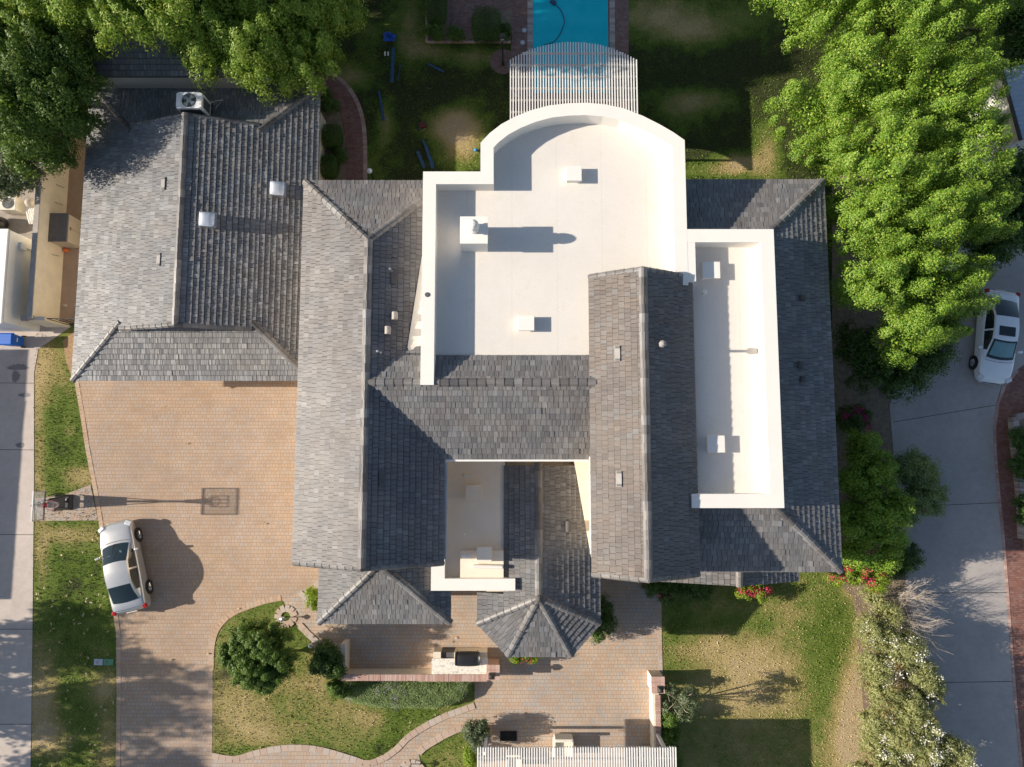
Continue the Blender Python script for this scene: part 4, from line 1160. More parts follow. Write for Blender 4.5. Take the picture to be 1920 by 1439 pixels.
blooms(o, [(1622,1085,2.4),(1635,1092,2.3),(1645,1100,1.9),(1655,1080,2.3),(1640,1105,1.6),(1580,1083,1.9),(1560,1082,1.7),(1590,1066,2.4),(1575,1090,1.5),(1627,1070,2.5)], 'petal_red', 70, .10, .07, 6)
tree('shrub', 'small red brown leafed shrub at the driveway edge beside the tall green shrub', 'shrub', (1700,1045),
     L3((1700,1045,.9,.7,.8),(1680,1060,.9,.6,.8)), 'leaf_dark', 60, .28, 90, .085, .5, 21, .05)
o, C = tree('bougainvillea', 'low bush full of red flowers below the small porch gable', 'shrub', (1413,1112),
     L3((1395,1108,.6,.45,.5),(1425,1110,.6,.5,.5)), 'leaf_lime', 44, .2, 80, .075, .5, 22, .04)
blooms(o, [(x,y,1.0) for x,y in ((1390,1108),(1402,1112),(1412,1115),(1420,1108),(1430,1112),(1440,1108),(1410,1104))], 'petal_red', 60, .10, .07, 7)
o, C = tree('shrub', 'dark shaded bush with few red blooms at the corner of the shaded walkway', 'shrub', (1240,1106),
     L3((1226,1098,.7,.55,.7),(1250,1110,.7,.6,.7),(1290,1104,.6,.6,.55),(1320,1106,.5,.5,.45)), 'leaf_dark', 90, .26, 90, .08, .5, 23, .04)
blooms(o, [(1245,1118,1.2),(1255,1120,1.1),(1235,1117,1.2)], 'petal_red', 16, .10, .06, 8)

# oleander hedge along the east drive, plant by plant
GO = 'oleanders along the east driveway'
def oleander(label, base, lumps, seed, nfl, sparse=1.0):
    o, C = tree('oleander', label, 'shrub', base, lumps, 'leaf_olive', int(250*sparse), .34, 105, .13, .26, seed, .07, GO, limbs=26, bark='drybark', tuft=.7, elong=1.5, depth=(.45,1.0))
    rng = np.random.default_rng(seed+50); rr = random.Random(seed)
    for c in C[rng.choice(len(C), nfl)]:
        k = int(rng.integers(10, 44)); p = c + rng.normal(size=(k,3))*np.array([.12,.12,.09]) + np.array([0,0,.32])
        V = leaf_quads(p, rng.normal(size=p.shape)*.7+np.array([0,0,.9]), .07, .85, rng)
        np_mesh('flower_cluster', V, np.arange(len(V)).reshape(-1,4), M['petal_white'], None, o)
    # a few dead sprays
    for c in C[rng.choice(len(C), 6)]:
        p = c + rng.normal(size=(70,3))*np.array([.18,.18,.16]) + np.array([0,0,.22])
        V = leaf_quads(p, rng.normal(size=p.shape)*.6+np.array([0,0,.7]), .12, .25, rng)
        np_mesh('dead_spray', V, np.arange(len(V)).reshape(-1,4), M['leaf_dry'], None, o)
    return o
oleander('oleander thick with white flowers just below the bare gray twigs', (1650,1225), L3((1640,1190,1.8,.75,1.1),(1690,1215,2.0,.9,1.2),(1640,1250,1.9,.8,1.2),(1720,1260,1.9,.8,1.2)), 31, 42)
oleander('pale green oleander with few flowers, beside the bare tan soil', (1665,1310), L3((1650,1290,1.9,.8,1.2),(1640,1350,1.7,.7,1.1),(1680,1380,2.0,.8,1.2),(1700,1320,2.2,1.0,1.3),(1740,1290,1.9,.7,1.1),(1720,1360,2.1,.8,1.2)), 32, 22)
oleander('oleander with white flower heads reaching over the driveway at the bottom edge', (1730,1420), L3((1660,1420,1.8,.95,1.2),(1640,1390,1.5,.7,1.0),(1790,1440,2.0,.8,1.1),(1720,1400,2.2,1.0,1.3),(1780,1400,2.2,.8,1.2),(1740,1470,2.2,1.2,1.3),(1620,1450,1.6,.8,1.1)), 33, 56)
o, C = tree('oleander', 'half dead oleander of bare gray twigs fanning over the driveway', 'shrub', (1640,1150),
     L3((1640,1120,1.4,.6,1.0),(1660,1150,1.5,.7,1.0),(1630,1170,1.4,.6,1.0)), 'leaf_olive', 60, .28, 70, .11, .3, 34, .06, GO, limbs=6, bark='drybark', tuft=.7, elong=1.4)
rr = random.Random(3)
def twig(mb, p, d, L_, r, lev):
    k = 3; pts = [p]; dd = d.copy()
    for i in range(k):
        dd = (dd + Vector((rr.uniform(-.22,.22), rr.uniform(-.22,.22), rr.uniform(-.16,.16)))).normalized(); pts.append(pts[-1] + dd*L_/k)
    mb.tube(pts, r, 5, 0, r*.55, caps=False)
    if lev:
        for i in range(rr.choice((2,3,3))):
            b0 = pts[rr.choice((1,2,3,3))]; nd = (dd + Vector((rr.uniform(-.5,.5), rr.uniform(-.55,.55), rr.uniform(-.3,.35)))).normalized()
            twig(mb, b0, nd, L_*rr.uniform(.5,.8), r*.6, lev-1)
for i in range(44):
    mb = MB()
    b0 = P(1640+rr.uniform(-16,16), 1138+rr.uniform(-34,34), .2); a_ = rr.uniform(-.9,.8)
    twig(mb, b0, Vector((math.cos(a_)*rr.uniform(.6,1.1), math.sin(a_)*.7, rr.uniform(.8,1.5))).normalized(), rr.uniform(.95,1.5), .018, 3)
    mb.build('bare_branch', M['drybark'], o)

# front garden
tree('ornamental_tree', 'round green tree standing alone on the front lawn beside the driveway', 'tree', (480,1222),
     L3((468,1200,2.5,1.0,1.0),(505,1205,2.6,1.0,1.1),(520,1240,2.3,.9,.9),(475,1255,2.3,1.05,1.0),(440,1225,2.1,.75,.8),(500,1275,2.0,.7,.7)), 'leaf_mid', 270, .25, 210, .08, .55, 41, .09, elong=1.1, tuft=.55, depth=(.6,1.03), fill=.5)
tree('shrub', 'dark green shrub at the west end of the low patio wall', 'shrub', (617,1236),
     L3((612,1225,1.4,.55,.9),(625,1250,1.3,.55,.8),(600,1245,1.1,.45,.7)), 'leaf_dark', 90, .26, 100, .10, .55, 42, .05)
tree('shrub', 'small clipped shrub between the dark shrub and the lilac hedge', 'shrub', (632,1288),
     L3((632,1286,.7,.42,.55),(645,1295,.6,.3,.45)), 'leaf_mid', 50, .2, 90, .08, .55, 43, .03)
tree('shrub', 'lime green bush half under the front hip roof eave', 'shrub', (588,1120),
     L3((587,1112,.7,.32,.6),(590,1130,.7,.34,.6),(597,1122,.7,.4,.6)), 'leaf_lime', 60, .18, 80, .07, .5, 44, .03)
tree('shrub', 'round dark bush beside the turret eave on the walkway', 'shrub', (1125,1158),
     L3((1128,1140,.9,.6,.8),(1132,1168,.9,.6,.8),(1118,1185,.7,.5,.7)), 'leaf_dark', 90, .22, 90, .075, .5, 45, .04)
o, C = tree('shrub', 'low bush with red berries under the south eave of the turret', 'shrub', (982,1232),
     L3((968,1230,.55,.35,.45),(995,1230,.5,.35,.42)), 'leaf_lime', 40, .18, 80, .07, .5, 46, .03)
blooms(o, [(995,1238,.9),(985,1240,.9)], 'petal_red', 24, .1, .05, 9)
o, C = tree('shrub', 'open twiggy shrub with gray green leaves beside the brick pillar on the south east lawn', 'shrub', (1268,1310),
     L3((1258,1290,.8,.35,.5),(1292,1308,2.3,.5,.55),(1285,1332,1.9,.42,.5),(1256,1325,.8,.4,.55)), 'leaf_sage', 62, .24, 60, .09, .5, 47, .045, limbs=16, bark='drybark', fill=0)
tree('hedge_shrub', 'clipped hedge along the lawn side of the white topped wall, cut by the south pergola', 'hedge', (1258,1380),
     L3((1255,1345,.8,.42,.7),(1258,1375,.8,.42,.7),(1256,1405,.8,.45,.7),(1262,1440,.8,.5,.7)), 'leaf_mid', 110, .22, 90, .075, .5, 48, .04)
tree('shrub', 'gray green bush beside the path lantern near the south pergola', 'shrub', (893,1374),
     L3((885,1370,.9,.42,.7),(903,1366,.9,.4,.7),(895,1388,.8,.42,.6)), 'leaf_sage', 80, .2, 90, .085, .5, 49, .04)
tree('shrub', 'lime bush at the north west corner of the south pergola', 'shrub', (881,1417),
     L3((881,1412,.5,.3,.45),(882,1424,.5,.3,.45)), 'leaf_lime', 40, .16, 80, .07, .5, 50, .03)
# lilac edged low hedge: flat topped, a thing of its own
def box_foliage(name, parent, mat, outline_px, z0, z1, n, ln, seed, asp=.5, rough=.06):
    rng = np.random.default_rng(seed)
    pts = np.array([tuple(P(x,y,(z0+z1)/2))[:2] for x,y in outline_px])
    lo_, hi_ = pts.min(0), pts.max(0)
    q_ = rng.uniform(lo_, hi_, (n*3,2)); q_ = q_[in_poly(q_[:,0], q_[:,1], [tuple(p) for p in pts])][:n]
    # distance to the outline pulls the top down at the rim
    dmin = np.full(len(q_), 9.0)
    for i in range(len(pts)):
        a, b = pts[i], pts[(i+1)%len(pts)]; ab = b-a
        t = np.clip(((q_-a)@ab)/(ab@ab),0,1); dmin = np.minimum(dmin, np.linalg.norm(q_-(a+t[:,None]*ab),axis=1))
    top = z1 - .35*(z1-z0)*np.clip(1-dmin/.35,0,1)**2
    bump_ = rough*np.sin(q_[:,0]*7+seed)*np.sin(q_[:,1]*8)
    z = top + bump_ - rng.random(len(q_))**2*np.where(dmin < .15, (z1-z0), .28)
    p = np.column_stack([q_, np.maximum(z,.03)])
    nr = rng.normal(size=p.shape)*.40 + np.array([-.3,0,1.0])
    V = leaf_quads(p, nr, ln, asp, rng)
    return np_mesh(name, V, np.arange(len(V)).reshape(-1,4), M[mat] if isinstance(mat,str) else mat, None, parent), p
HEDGE = [(648,1278),(885,1276),(884,1290),(872,1308),(850,1320),(820,1328),(760,1328),(700,1326),(672,1320),(650,1310)]
hd = thing('low_hedge', 'long low flat hedge with lilac gray blooms in front of the brick topped wall', 'hedge', P(765,1302,0))
f, hp = box_foliage('foliage', hd, 'leaf_hedge', HEDGE, .05, .62, 26000, .06, 3, rough=.03)
rng2 = np.random.default_rng(8); sel = hp[rng2.choice(len(hp), 200)]; nzv = np.sin(sel[:,0]*1.9)+np.sin(sel[:,0]*.7+1) 
sel = sel[nzv > .3]; p = np.repeat(sel, 14, 0)+rng2.normal(size=(len(sel)*14,3))*np.array([.09,.09,.02])+np.array([0,0,.04])
V = leaf_quads(p, rng2.normal(size=p.shape)*.5+np.array([0,0,1]), .05, .6, rng2); np_mesh('flowers', V, np.arange(len(V)).reshape(-1,4), M['petal_lilac'], None, hd)
mb = MB()
for i in range(14):
    b0 = P(665+i*15, 1300, 0); mb.tube([b0, b0+Vector((rnd.uniform(-.1,.1),rnd.uniform(-.2,.2),.4))], .012, 5)
mb.build('stem', M['bark'], hd)
# clipped topiary and bushes in the north yard
def topiary(label, outline, z1, seed, n=9000):
    xs = [p[0] for p in outline]; ys_ = [p[1] for p in outline]
    b = P(sum(xs)/len(xs), sum(ys_)/len(ys_), 0); o = thing('clipped_bush', label, 'shrub', b)
    pts = [P(x,y,z1*.5) for x,y in outline]; c0 = sum(pts, Vector())/len(pts)
    rng = np.random.default_rng(seed); a_ = max(p.x for p in pts)-c0.x; bb = max(p.y for p in pts)-c0.y
    d = rng.normal(size=(n,3)); d /= np.linalg.norm(d,axis=1,keepdims=True)
    s = (np.abs(d)**4).sum(1)**(-.25); p = d*s[:,None]*rng.uniform(.86,1.02,(n,1))
    p = np.array([c0.x,c0.y,z1*.5]) + p*np.array([a_*.98,bb*.98,z1*.5])
    V = leaf_quads(p, d+rng.normal(size=d.shape)*.4, .06, .55, rng); V[:,2] = np.maximum(V[:,2],.02)
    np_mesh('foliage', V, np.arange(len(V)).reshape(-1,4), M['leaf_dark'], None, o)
    mb = MB(); mb.tube([(b.x,b.y,0),(b.x,b.y,z1*.7)], .05, 7); 
    for k in range(8): mb.tube([(b.x,b.y,z1*.3),(c0.x+rnd.uniform(-.8,.8)*a_,c0.y+rnd.uniform(-.8,.8)*bb,z1*.75)], .02, 5)
    mb.build('stem', M['bark'], o); return o
topiary('boxy clipped bush cut by the top edge, left of the brick pool deck', [(798,-40),(838,-40),(838,46),(798,46)], 1.3, 61)
topiary('boxy clipped bush standing free on the brick pool deck', [(884,20),(940,20),(940,76),(884,76)], 1.5, 62)
tree('shrub', 'low loose shrub in front of the left clipped bush, inside the brick kerb', 'shrub', (822,64), L3((820,62,.5,.4,.4),(806,60,.5,.3,.4)), 'leaf_mid', 40, .2, 80, .075, .5, 63, .03)
tree('shrub', 'low leafy shrub in the brick kerb between the two clipped bushes', 'shrub', (851,64), L3((850,64,.45,.36,.36),(860,68,.4,.3,.3)), 'leaf_mid', 36, .2, 70, .085, .5, 64, .03)
tree('shrub', 'small round shrub behind the black lamp post by the pool deck', 'shrub', (948,62), L3((948,60,.5,.36,.45)), 'leaf_dark', 34, .18, 80, .07, .5, 65, .03)
topiary('upper of two round bushes between garage wall and red brick path', [(606,236),(641,236),(641,278),(606,278)], 1.1, 66, 6000)
topiary('lower of two round bushes between garage wall and red brick path', [(602,294),(634,294),(634,334),(602,334)], 1.0, 67, 6000)
tree('shrub', 'long loose bush at the north east corner of the garage beside the path', 'shrub', (612,190), L3((608,180,.8,.4,.7),(617,200,.7,.38,.6),(629,200,.5,.25,.4)), 'leaf_dark', 60, .2, 90, .085, .5, 68, .03)
tree('shrub', 'small dark shrub between the two round bushes by the garage wall', 'shrub', (638,288), L3((636,286,.4,.32,.35),(642,296,.35,.28,.3)), 'leaf_dark', 36, .18, 80, .08, .5, 69, .03)
# shrubs of the raised planter on the far right
for (x,y,r_,sd,lb) in ((1912,828,.5,71,'topmost shrub in the raised brick planter at the right edge'),(1914,876,.6,72,'largest shrub in the raised brick planter at the right edge'),(1920,960,.6,73,'lowest shrub in the raised brick planter at the right edge')):
    tree('shrub', lb, 'shrub', (x,y), L3((x,y-8,.9,r_,.5),(x+6,y+10,.9,r_*.9,.5)), 'leaf_dark', 50, .22, 80, .085, .5, sd, .03)

# trees of the north west corner
tree('broadleaf_tree', 'yellow green tree drooping over the outbuilding and the brick path at the top left', 'tree', (540,20),
     L3((560,40,5.3,2.2,2.4),(470,60,5.7,2.2,2.4),(400,95,5.3,1.5,1.9),(585,110,4.5,1.5,2.0),(500,110,4.9,1.6,2.1),(430,10,5.9,2.2,2.2),(350,80,4.9,.8,1.2),(600,0,4.7,2.2,2.4),(540,140,3.9,.9,1.5),(470,140,4.3,.8,1.3)), 'leaf_yellow', 260, .52, 330, .135, .34, 81, .3, limbs=14, elong=1.5, tuft=.7)
tree('broadleaf_tree', 'green tree along the top left edge above the dark outbuilding roof', 'tree', (230,-30),
     L3((190,10,7.4,1.9,1.8),(270,15,7.4,1.8,1.8),(330,0,7.4,1.8,2.0),(170,-40,7.6,2.4,2.2),(240,40,6.8,.9,1.3),(300,-50,7.8,2.6,2.4),(100,0,7.4,1.8,1.9),(30,0,7.2,1.7,1.9)), 'leaf_yellow', 250, .52, 310, .135, .34, 82, .3, limbs=12, elong=1.5, tuft=.7)
tree('dark_tree', 'dense dark green tree filling the left edge beside the outbuilding', 'tree', (60,200),
     L3((60,110,6.0,2.2,2.4),(130,110,5.6,1.6,2.2),(30,200,5.8,2.0,2.2),(120,190,5.4,1.6,2.2),(60,260,5.0,1.6,2.0),(20,100,6,2,2.2),(140,230,4.6,1.0,1.6),(100,290,3.8,.8,1.4)), 'leaf_mid', 260, .52, 280, .12, .5, 83, .28, elong=1.5, tuft=.7)
tree('olive_tree', 'small gray green tree at the left edge below the dense dark tree', 'tree', (30,322),
     L3((25,310,3.4,1.1,1.3),(55,325,3.2,.7,1.0),(15,345,3.0,.8,1.0)), 'leaf_sage', 110, .32, 110, .12, .45, 84, .12)
# trees standing outside the frame whose shade falls into it
GF = 'neighbouring trees whose shade falls across the yard'
def far_tree(label, x, y, z, r, n, lv, sd, sp=.6, fill=.35):
    o = thing('shade_tree', label, 'tree', (x,y,0), GF)
    rr = random.Random(sd); l = [((x+rr.uniform(-.5,.5)*r, y+rr.uniform(-.6,.6)*r, z+rr.uniform(-.8,1.0)), r*rr.uniform(.55,.8), r*rr.uniform(.5,.7)) for i in range(6)]
    f, C = foliage('crown', o, M['leaf_mid'], l, n, sp, lv, .24, .5, sd, lo=-.8, depth=(.3,1.0), fill=fill); trunk_of(o, (x,y,0), l, C, .25, 'bark', 14, sd)
NT = 'tree beyond the frame shading the yard'
for i, (x, y, z, r, n) in enumerate(((-21,25.5,8,3.5,260),(-14.5,24,10.5,3.6,330),(-8,28.5,9,3.4,300),(-13,21.8,10.5,2.5,260),(-18,23.2,11.5,3.0,300),(-27,21,6.5,3.4,240),(-10,25.5,12.0,2.9,300),(-15,28.5,12,3.0,300))):
    far_tree(NT, x, y, z, r, n, 130, 100+i)
for i, (x, y, z, r, n, lv, sp) in enumerate(((-35.2,-9.0,5.6,2.0,110,60,.5),(-36.5,-12.6,8.3,2.4,85,60,.5),(-37,-16.2,8.8,2.5,85,60,.5),(-36,-12.6,6.1,2.1,50,50,.45),(-35.8,-16.5,6.3,2.3,66,55,.45),(-33.2,-10.3,3.4,1.7,26,34,.3),(-33.4,-13.2,3.3,1.9,26,34,.3),(-33.2,-16,3.4,1.9,26,34,.3))):
    far_tree(NT, x, y, z, r, n, lv, 120+i, sp, 0)

# ================================================================== PERGOLAS
def pergola(name, label, x0, x1, north, south, z, n, posts, label_cat='pergola', beams=()):
    """white slats run north-south on cross beams; north(x), south(x) give the slat ends"""
    xm = (x0+x1)/2
    o = thing(name, label, label_cat, (xm, (north(xm)+south(xm))/2, 0))
    for i in range(n):
        x = x0 + (x1-x0)*i/(n-1) + rnd.uniform(-.004,.004)
        mb = MB(); mb.box(x-.027, x+.027, south(x)+rnd.uniform(-.01,.01), north(x)+rnd.uniform(-.015,.015), z-.14, z); mb.build('slat', M['white'], o)
    for yb in beams:
        # a beam reaches as far as the slats at its own height
        xs = [x0+(x1-x0)*i/60 for i in range(61)]; xs = [x for x in xs if south(x)-.1 <= yb <= north(x)+.1]
        mb = MB(); mb.box(min(xs)-.02, max(xs)+.02, yb-.016, yb+.016, z-.30, z-.142); mb.build('beam', M['white'], o)
    for (px, py) in posts:
        mb = MB(); mb.box(px-.07, px+.07, py-.07, py+.07, 0, z-.343); mb.box(px-.1, px+.1, py-.1, py+.1, 0, .12); mb.build('post', M['white'], o)
    return o
ZP = 3.14
px0, px1 = X(957,150,ZP), X(1194,150,ZP)
def arcy(v0, v1, vm):  # y of an arc through pixel rows: ends v0 (left) v1 (right), middle vm, at slat height
    a, b, c = Y(v0,ZP), Y(v1,ZP), Y(vm,ZP)
    xm = (px0+px1)/2; hwid = (px1-px0)/2
    R0 = (hwid**2 + (c-(a+b)/2)**2)/(2*(c-(a+b)/2))
    return lambda x: c - R0 + math.sqrt(max(0, R0**2-(x-xm)**2))
nf = arcy(111,113,79)
sf0 = arcy(272,272,228)
sf = lambda x: max(sf0(x), -100)
bm = [Y(v,ZP-.14) for v in (99,121,143,165,187,209)]
pergola('pergola', 'white slatted pergola with curved edges over the end of the swimming pool', px0, px1, nf, sf, ZP, 47,
        [(px0+.3, nf(px0+.3)-.4), (px1-.3, nf(px1-.3)-.4), (px0+.3, sf(px0+.3)+.3), (px1-.3, sf(px1-.3)+.3)], beams=bm)
ZQ = 3.5
qx0, qx1 = X(896,1405,ZQ), X(1267,1405,ZQ)
qn = Y(1402,ZQ)
pergola('pergola', 'white slatted pergola with straight edges at the bottom of the photo, over cream armchairs', qx0, qx1, lambda x: qn, lambda x: qn-4.2, ZQ, 78,
        [(qx0+.3, qn-.4), (qx1-.3, qn-.4), (qx0+.3, qn-3.8), (qx1-.3, qn-3.8)], beams=[qn-.55, qn-1.4, qn-2.4, qn-3.4])

# ================================================================== GARDEN WALLS, BARBECUE
def lantern(name, label, x, y, z, group='black lanterns on the brick pillars'):
    o = thing(name, label, 'lantern', (x,y,z), group)
    mb = MB(); mb.box(x-.10,x+.10,y-.10,y+.10,z,z+.04); mb.build('base', M['black'], o)
    mb = MB(); mb.box(x-.085,x+.085,y-.085,y+.085,z+.04,z+.30); mb.build('glass', M['lens'], o)
    mb = MB()
    vs = [(x-.15,y-.15,z+.30),(x+.15,y-.15,z+.30),(x+.15,y+.15,z+.30),(x-.15,y+.15,z+.30),(x-.03,y-.03,z+.45),(x+.03,y-.03,z+.45),(x+.03,y+.03,z+.45),(x-.03,y+.03,z+.45)]
    mb.add(vs, [(3,2,1,0),(4,5,6,7),(0,1,5,4),(1,2,6,5),(2,3,7,6),(3,0,4,7)]); mb.build('roof', M['black'], o)
    return o
WZ = 1.0
gw = thing('garden_wall', 'low cream garden wall with brick top round the front patio', 'wall', P(700,1256,0))
yw0, yw1 = Y(1265,WZ), Y(1272,WZ)
mb = MB(); mb.box(X(642,1265,WZ), X(815,1265,WZ), yw1, yw0, 0, WZ); mb.build('wall', M['stucco'], gw)
mb = MB(); mb.box(X(638,1240,WZ), X(647,1240,WZ), yw0-.1, Y(1208,WZ), 0, WZ-.004); mb.build('wall', M['stucco'], gw)
bricks_along('brick_coping', [Vector((X(640,1268,WZ),(yw0+yw1)/2-.05,0)), Vector((X(800,1268,WZ),(yw0+yw1)/2-.05,0))], .30, .11, M['redbrick'], WZ, WZ+.06, .006, parent=gw)
bq = thing('barbecue_counter', 'cream built in barbecue counter with speckled stone top and brick rear coping', 'barbecue counter', P(862,1240,0))
bx0, bx1 = X(811,1244,.95), X(914,1244,.95); by1, by0 = Y(1223,.95), Y(1264,.95)
mb = MB(); mb.box(bx0+.03, bx0+.40, by0, by1, 0, .92); mb.box(bx0+.40, bx0+1.05, by0, by1-.34, 0, .92); mb.box(bx0+1.05, bx1-.03, by0, by1-.02, 0, .92); mb.build('base', M['stucco'], bq)
mb = MB(); mb.box(bx0-.03, bx1+.03, by0-.03, by1-.30, .921, .985); mb.build('counter_top', M['granite'], bq, bevel=.01)
mb = MB(); mb.box(bx0+.42, bx0+1.03, by1-.335, by1-.06, 0, .80); mb.build('recess_fill', M['darkgray'], bq)  # dark block filling the recess in the counter
mb = MB(); mb.box(X(787,1270,1.0), bx1+.02, Y(1277,1.0), by0-.032, 0, 1.0); mb.build('back_wall', M['stucco'], bq)
bricks_along('brick_coping', [Vector((X(785,1272,1.05),Y(1272,1.06),0)), Vector((bx1,Y(1272,1.06),0))], .32, .11, M['redbrick'], 1.0, 1.06, .006, parent=bq)
gr_ = thing('covered_grill', 'gas grill under a black vinyl cover on the barbecue counter', 'grill', P(876,1236,.95))
a, b = P(853,1224,1.25), P(899,1251,1.25)
mb = MB(); x0, x1, y0, y1 = a.x, b.x, b.y, a.y
prof = [(0,.985),(0,1.16),(.06,1.25),(.28,1.30),(.5,1.29),(.68,1.20),(.72,.985)]
secs = []
for s_ in range(9):
    t = s_/8; f = 1 - .10*(abs(2*t-1)**4)
    secs.append([(x0+(x1-x0)*t, y0+(y1-y0)*(.5+(p[0]/.72-.5)*f), .985+(p[1]-.985)*(1-.18*abs(2*t-1)**3)+rnd.uniform(-.006,.006)) for p in prof])
vs = [p for s_ in secs for p in s_]; k = len(prof)
fs = [(i*k+j,(i+1)*k+j,(i+1)*k+j+1,i*k+j+1) for i in range(8) for j in range(k-1)] + [tuple(range(k-1,-1,-1)), tuple(range(8*k,9*k))]
mb.add(vs, fs); mb.build('cover', M['blackvinyl'], gr_, smooth=True)
for xx in (x0+.10, x1-.10):
    mb = MB(); mb.tube([(xx,y1-.02,1.02),(xx,y1+.06,1.05),(xx,y1+.06,1.14),(xx,y1-.02,1.17)], .014, 6); mb.build('cover_strap', M['black'], gr_)
def pillar(label, px0, px1, py0, py1, z, cream_west=False):
    o = thing('brick_pillar', label, 'pillar', P((px0+px1)/2,(py0+py1)/2,0))
    a, b = P(px0,py0,z), P(px1,py1,z)
    mb = MB(); mb.box(a.x+.04, b.x-.04, b.y+.04, a.y-.04, 0, z-.06); mb.build('shaft', M['stucco'] if cream_west else M['redbrick'], o)
    for i in range(3):
        yy = b.y + (a.y-b.y)*(i+.5)/3
        bricks_along('brick_cap', [Vector((a.x,yy,0)), Vector((b.x,yy,0))], (a.y-b.y)/3-.01, .2, M['redbrick'], z-.06, z, .008, parent=o)
    return o
pillar('brick pillar with lantern at the east end of the barbecue counter', 912,937,1247,1276,1.2)
pillar('brick pillar with lantern standing at the edge of the south east lawn', 1221,1247,1269,1301,1.2, True)
pillar('brick pillar with lantern beside the gray green bush near the south pergola', 898,922,1373,1398,1.1)
c0 = P(922,1265,1.2); lantern('lantern', 'black lantern on the pillar next to the covered grill', c0.x, c0.y, 1.203)
c0 = P(1236,1290,1.2); lantern('lantern', 'black lantern on the pillar beside the south east lawn', c0.x, c0.y, 1.203)
c0 = P(909,1388,1.1); lantern('lantern', 'black lantern on the pillar nearest the bottom pergola', c0.x, c0.y, 1.103)
ew = thing('garden_wall', 'white faced low wall with brick top running under the south pergola beside the hedge', 'wall', P(1232,1350,0))
ex0, ex1 = X(1225,1350,.95), X(1236,1350,.95)
mb = MB(); mb.box(ex0, ex1, Y(1301,.95)-4.5, Y(1301,.95), 0, .95); mb.build('wall', M['stucco'], ew)
bricks_along('brick_coping', [Vector((ex1-.06,Y(1301,.95)-4.5,0)), Vector((ex1-.06,Y(1303,.95),0))], .26, .11, M['redbrick'], .95, 1.0, .006, parent=ew)
dm = thing('doormat', 'black doormat on the patio just above the south pergola', 'doormat', P(953,1381,.01))
a, b = P(938,1371), P(969,1389)
mb = MB(); mb.box(a.x, b.x, b.y, a.y, .012, .035); mb.build('mat', M['mat'], dm, bevel=.008)
mb = MB()
for (p, q_) in (((a.x,a.y),(b.x,a.y)),((b.x,a.y),(b.x,b.y)),((b.x,b.y),(a.x,b.y)),((a.x,b.y),(a.x,a.y))): mb.tube([(p[0],p[1],.035),(q_[0],q_[1],.035)], .012, 5)
mb.build('binding', M['black'], dm)
# armchairs under the south pergola
def armchair(label, px, py, w_=.95, d_=.95):
    b = P(px,py,0); o = thing('armchair', label, 'armchair', b)
    mb = MB(); mb.box(b.x-w_/2+.14,b.x+w_/2-.14,b.y-d_/2+.02,b.y+d_/2-.16,.18,.46); mb.build('seat', M['cushion'], o, bevel=.04)
    mb = MB(); mb.box(b.x-w_/2+.04,b.x+w_/2-.04,b.y+d_/2-.155,b.y+d_/2,.12,.92); mb.build('backrest', M['cushion'], o, bevel=.05)
    for s in (-1,1):
        mb = MB(); mb.box(b.x+s*(w_/2-.065)-.065,b.x+s*(w_/2-.065)+.065,b.y-d_/2+.02,b.y+d_/2-.16,.12,.66); mb.build('armrest', M['cushion'], o, bevel=.03)
    for sx in (-1,1):
        for sy in (-1,1):
            mb = MB(); mb.box(b.x+sx*(w_/2-.09)-.03,b.x+sx*(w_/2-.09)+.03,b.y+sy*(d_/2-.09)-.03,b.y+sy*(d_/2-.09)+.03,.01,.125); mb.build('leg', M['bark'], o)
armchair('cream armchair half under the south pergola, left of centre', 1055, 1393, 1.0, 1.0)
armchair('cream armchair under the south pergola at the hedge end', 1215, 1412, .8, .8)
armchair('cream armchair under the south pergola below the doormat', 963, 1418, .8, .8)

# ================================================================== LAMPS
def path_light(label, px, py, h):
    b = P(px,py,0); o = thing('path_light', label, 'path light', b, 'low path lights of the front garden')
    mb = MB(); mb.lathe(b, [(.05,0),(.03,.05),(.022,.08),(.022,h-.14)], 8); mb.build('post', M['darkgray'], o)
    mb = MB(); mb.lathe((b.x,b.y,h-.14), [(.05,0),(.055,.10)], 10); mb.build('lens', M['lens'], o)
    mb = MB(); mb.lathe((b.x,b.y,h-.04), [(.13,0),(.09,.05),(.02,.09)], 12); mb.build('cap', M['metal'], o)
path_light('path light in the round paved bed at the front lawn corner', 535, 1157, .55)
path_light('path light by the brick path above the dark shrub', 586, 1207, .45)
path_light('path light beside the curving path at the bottom edge', 771, 1432, .6)
b = P(943,121,0); o = thing('lamp_post', 'black garden lamp post on a round brick pad beside the pool deck', 'lamp post', b)
mb = MB(); mb.lathe(b, [(.09,.0),(.08,.2),(.04,.25),(.035,2.3)], 10); mb.build('post', M['black'], o)
mb = MB(); mb.lathe((b.x,b.y,2.3), [(.05,0),(.10,.10),(.12,.30)], 10); mb.build('glass', M['lens'], o)
mb = MB(); mb.lathe((b.x,b.y,2.6), [(.17,0),(.15,.06),(.05,.16),(.01,.2)], 12); mb.build('cap', M['black'], o)
b = P(703,341,0); o = thing('globe_lamp', 'white globe lamp on a short black post at the north eave of the west gable', 'lamp', b)
mb = MB(); mb.lathe(b, [(.08,0),(.04,.1),(.035,1.3)], 10); mb.build('post', M['black'], o)
mb = MB(); mb.lathe((b.x,b.y,1.3), [(.05,0),(.10,.04),(.14,.12),(.14,.18),(.10,.26),(.02,.31)], 16); mb.build('globe', M['skylight'], o, smooth=True)

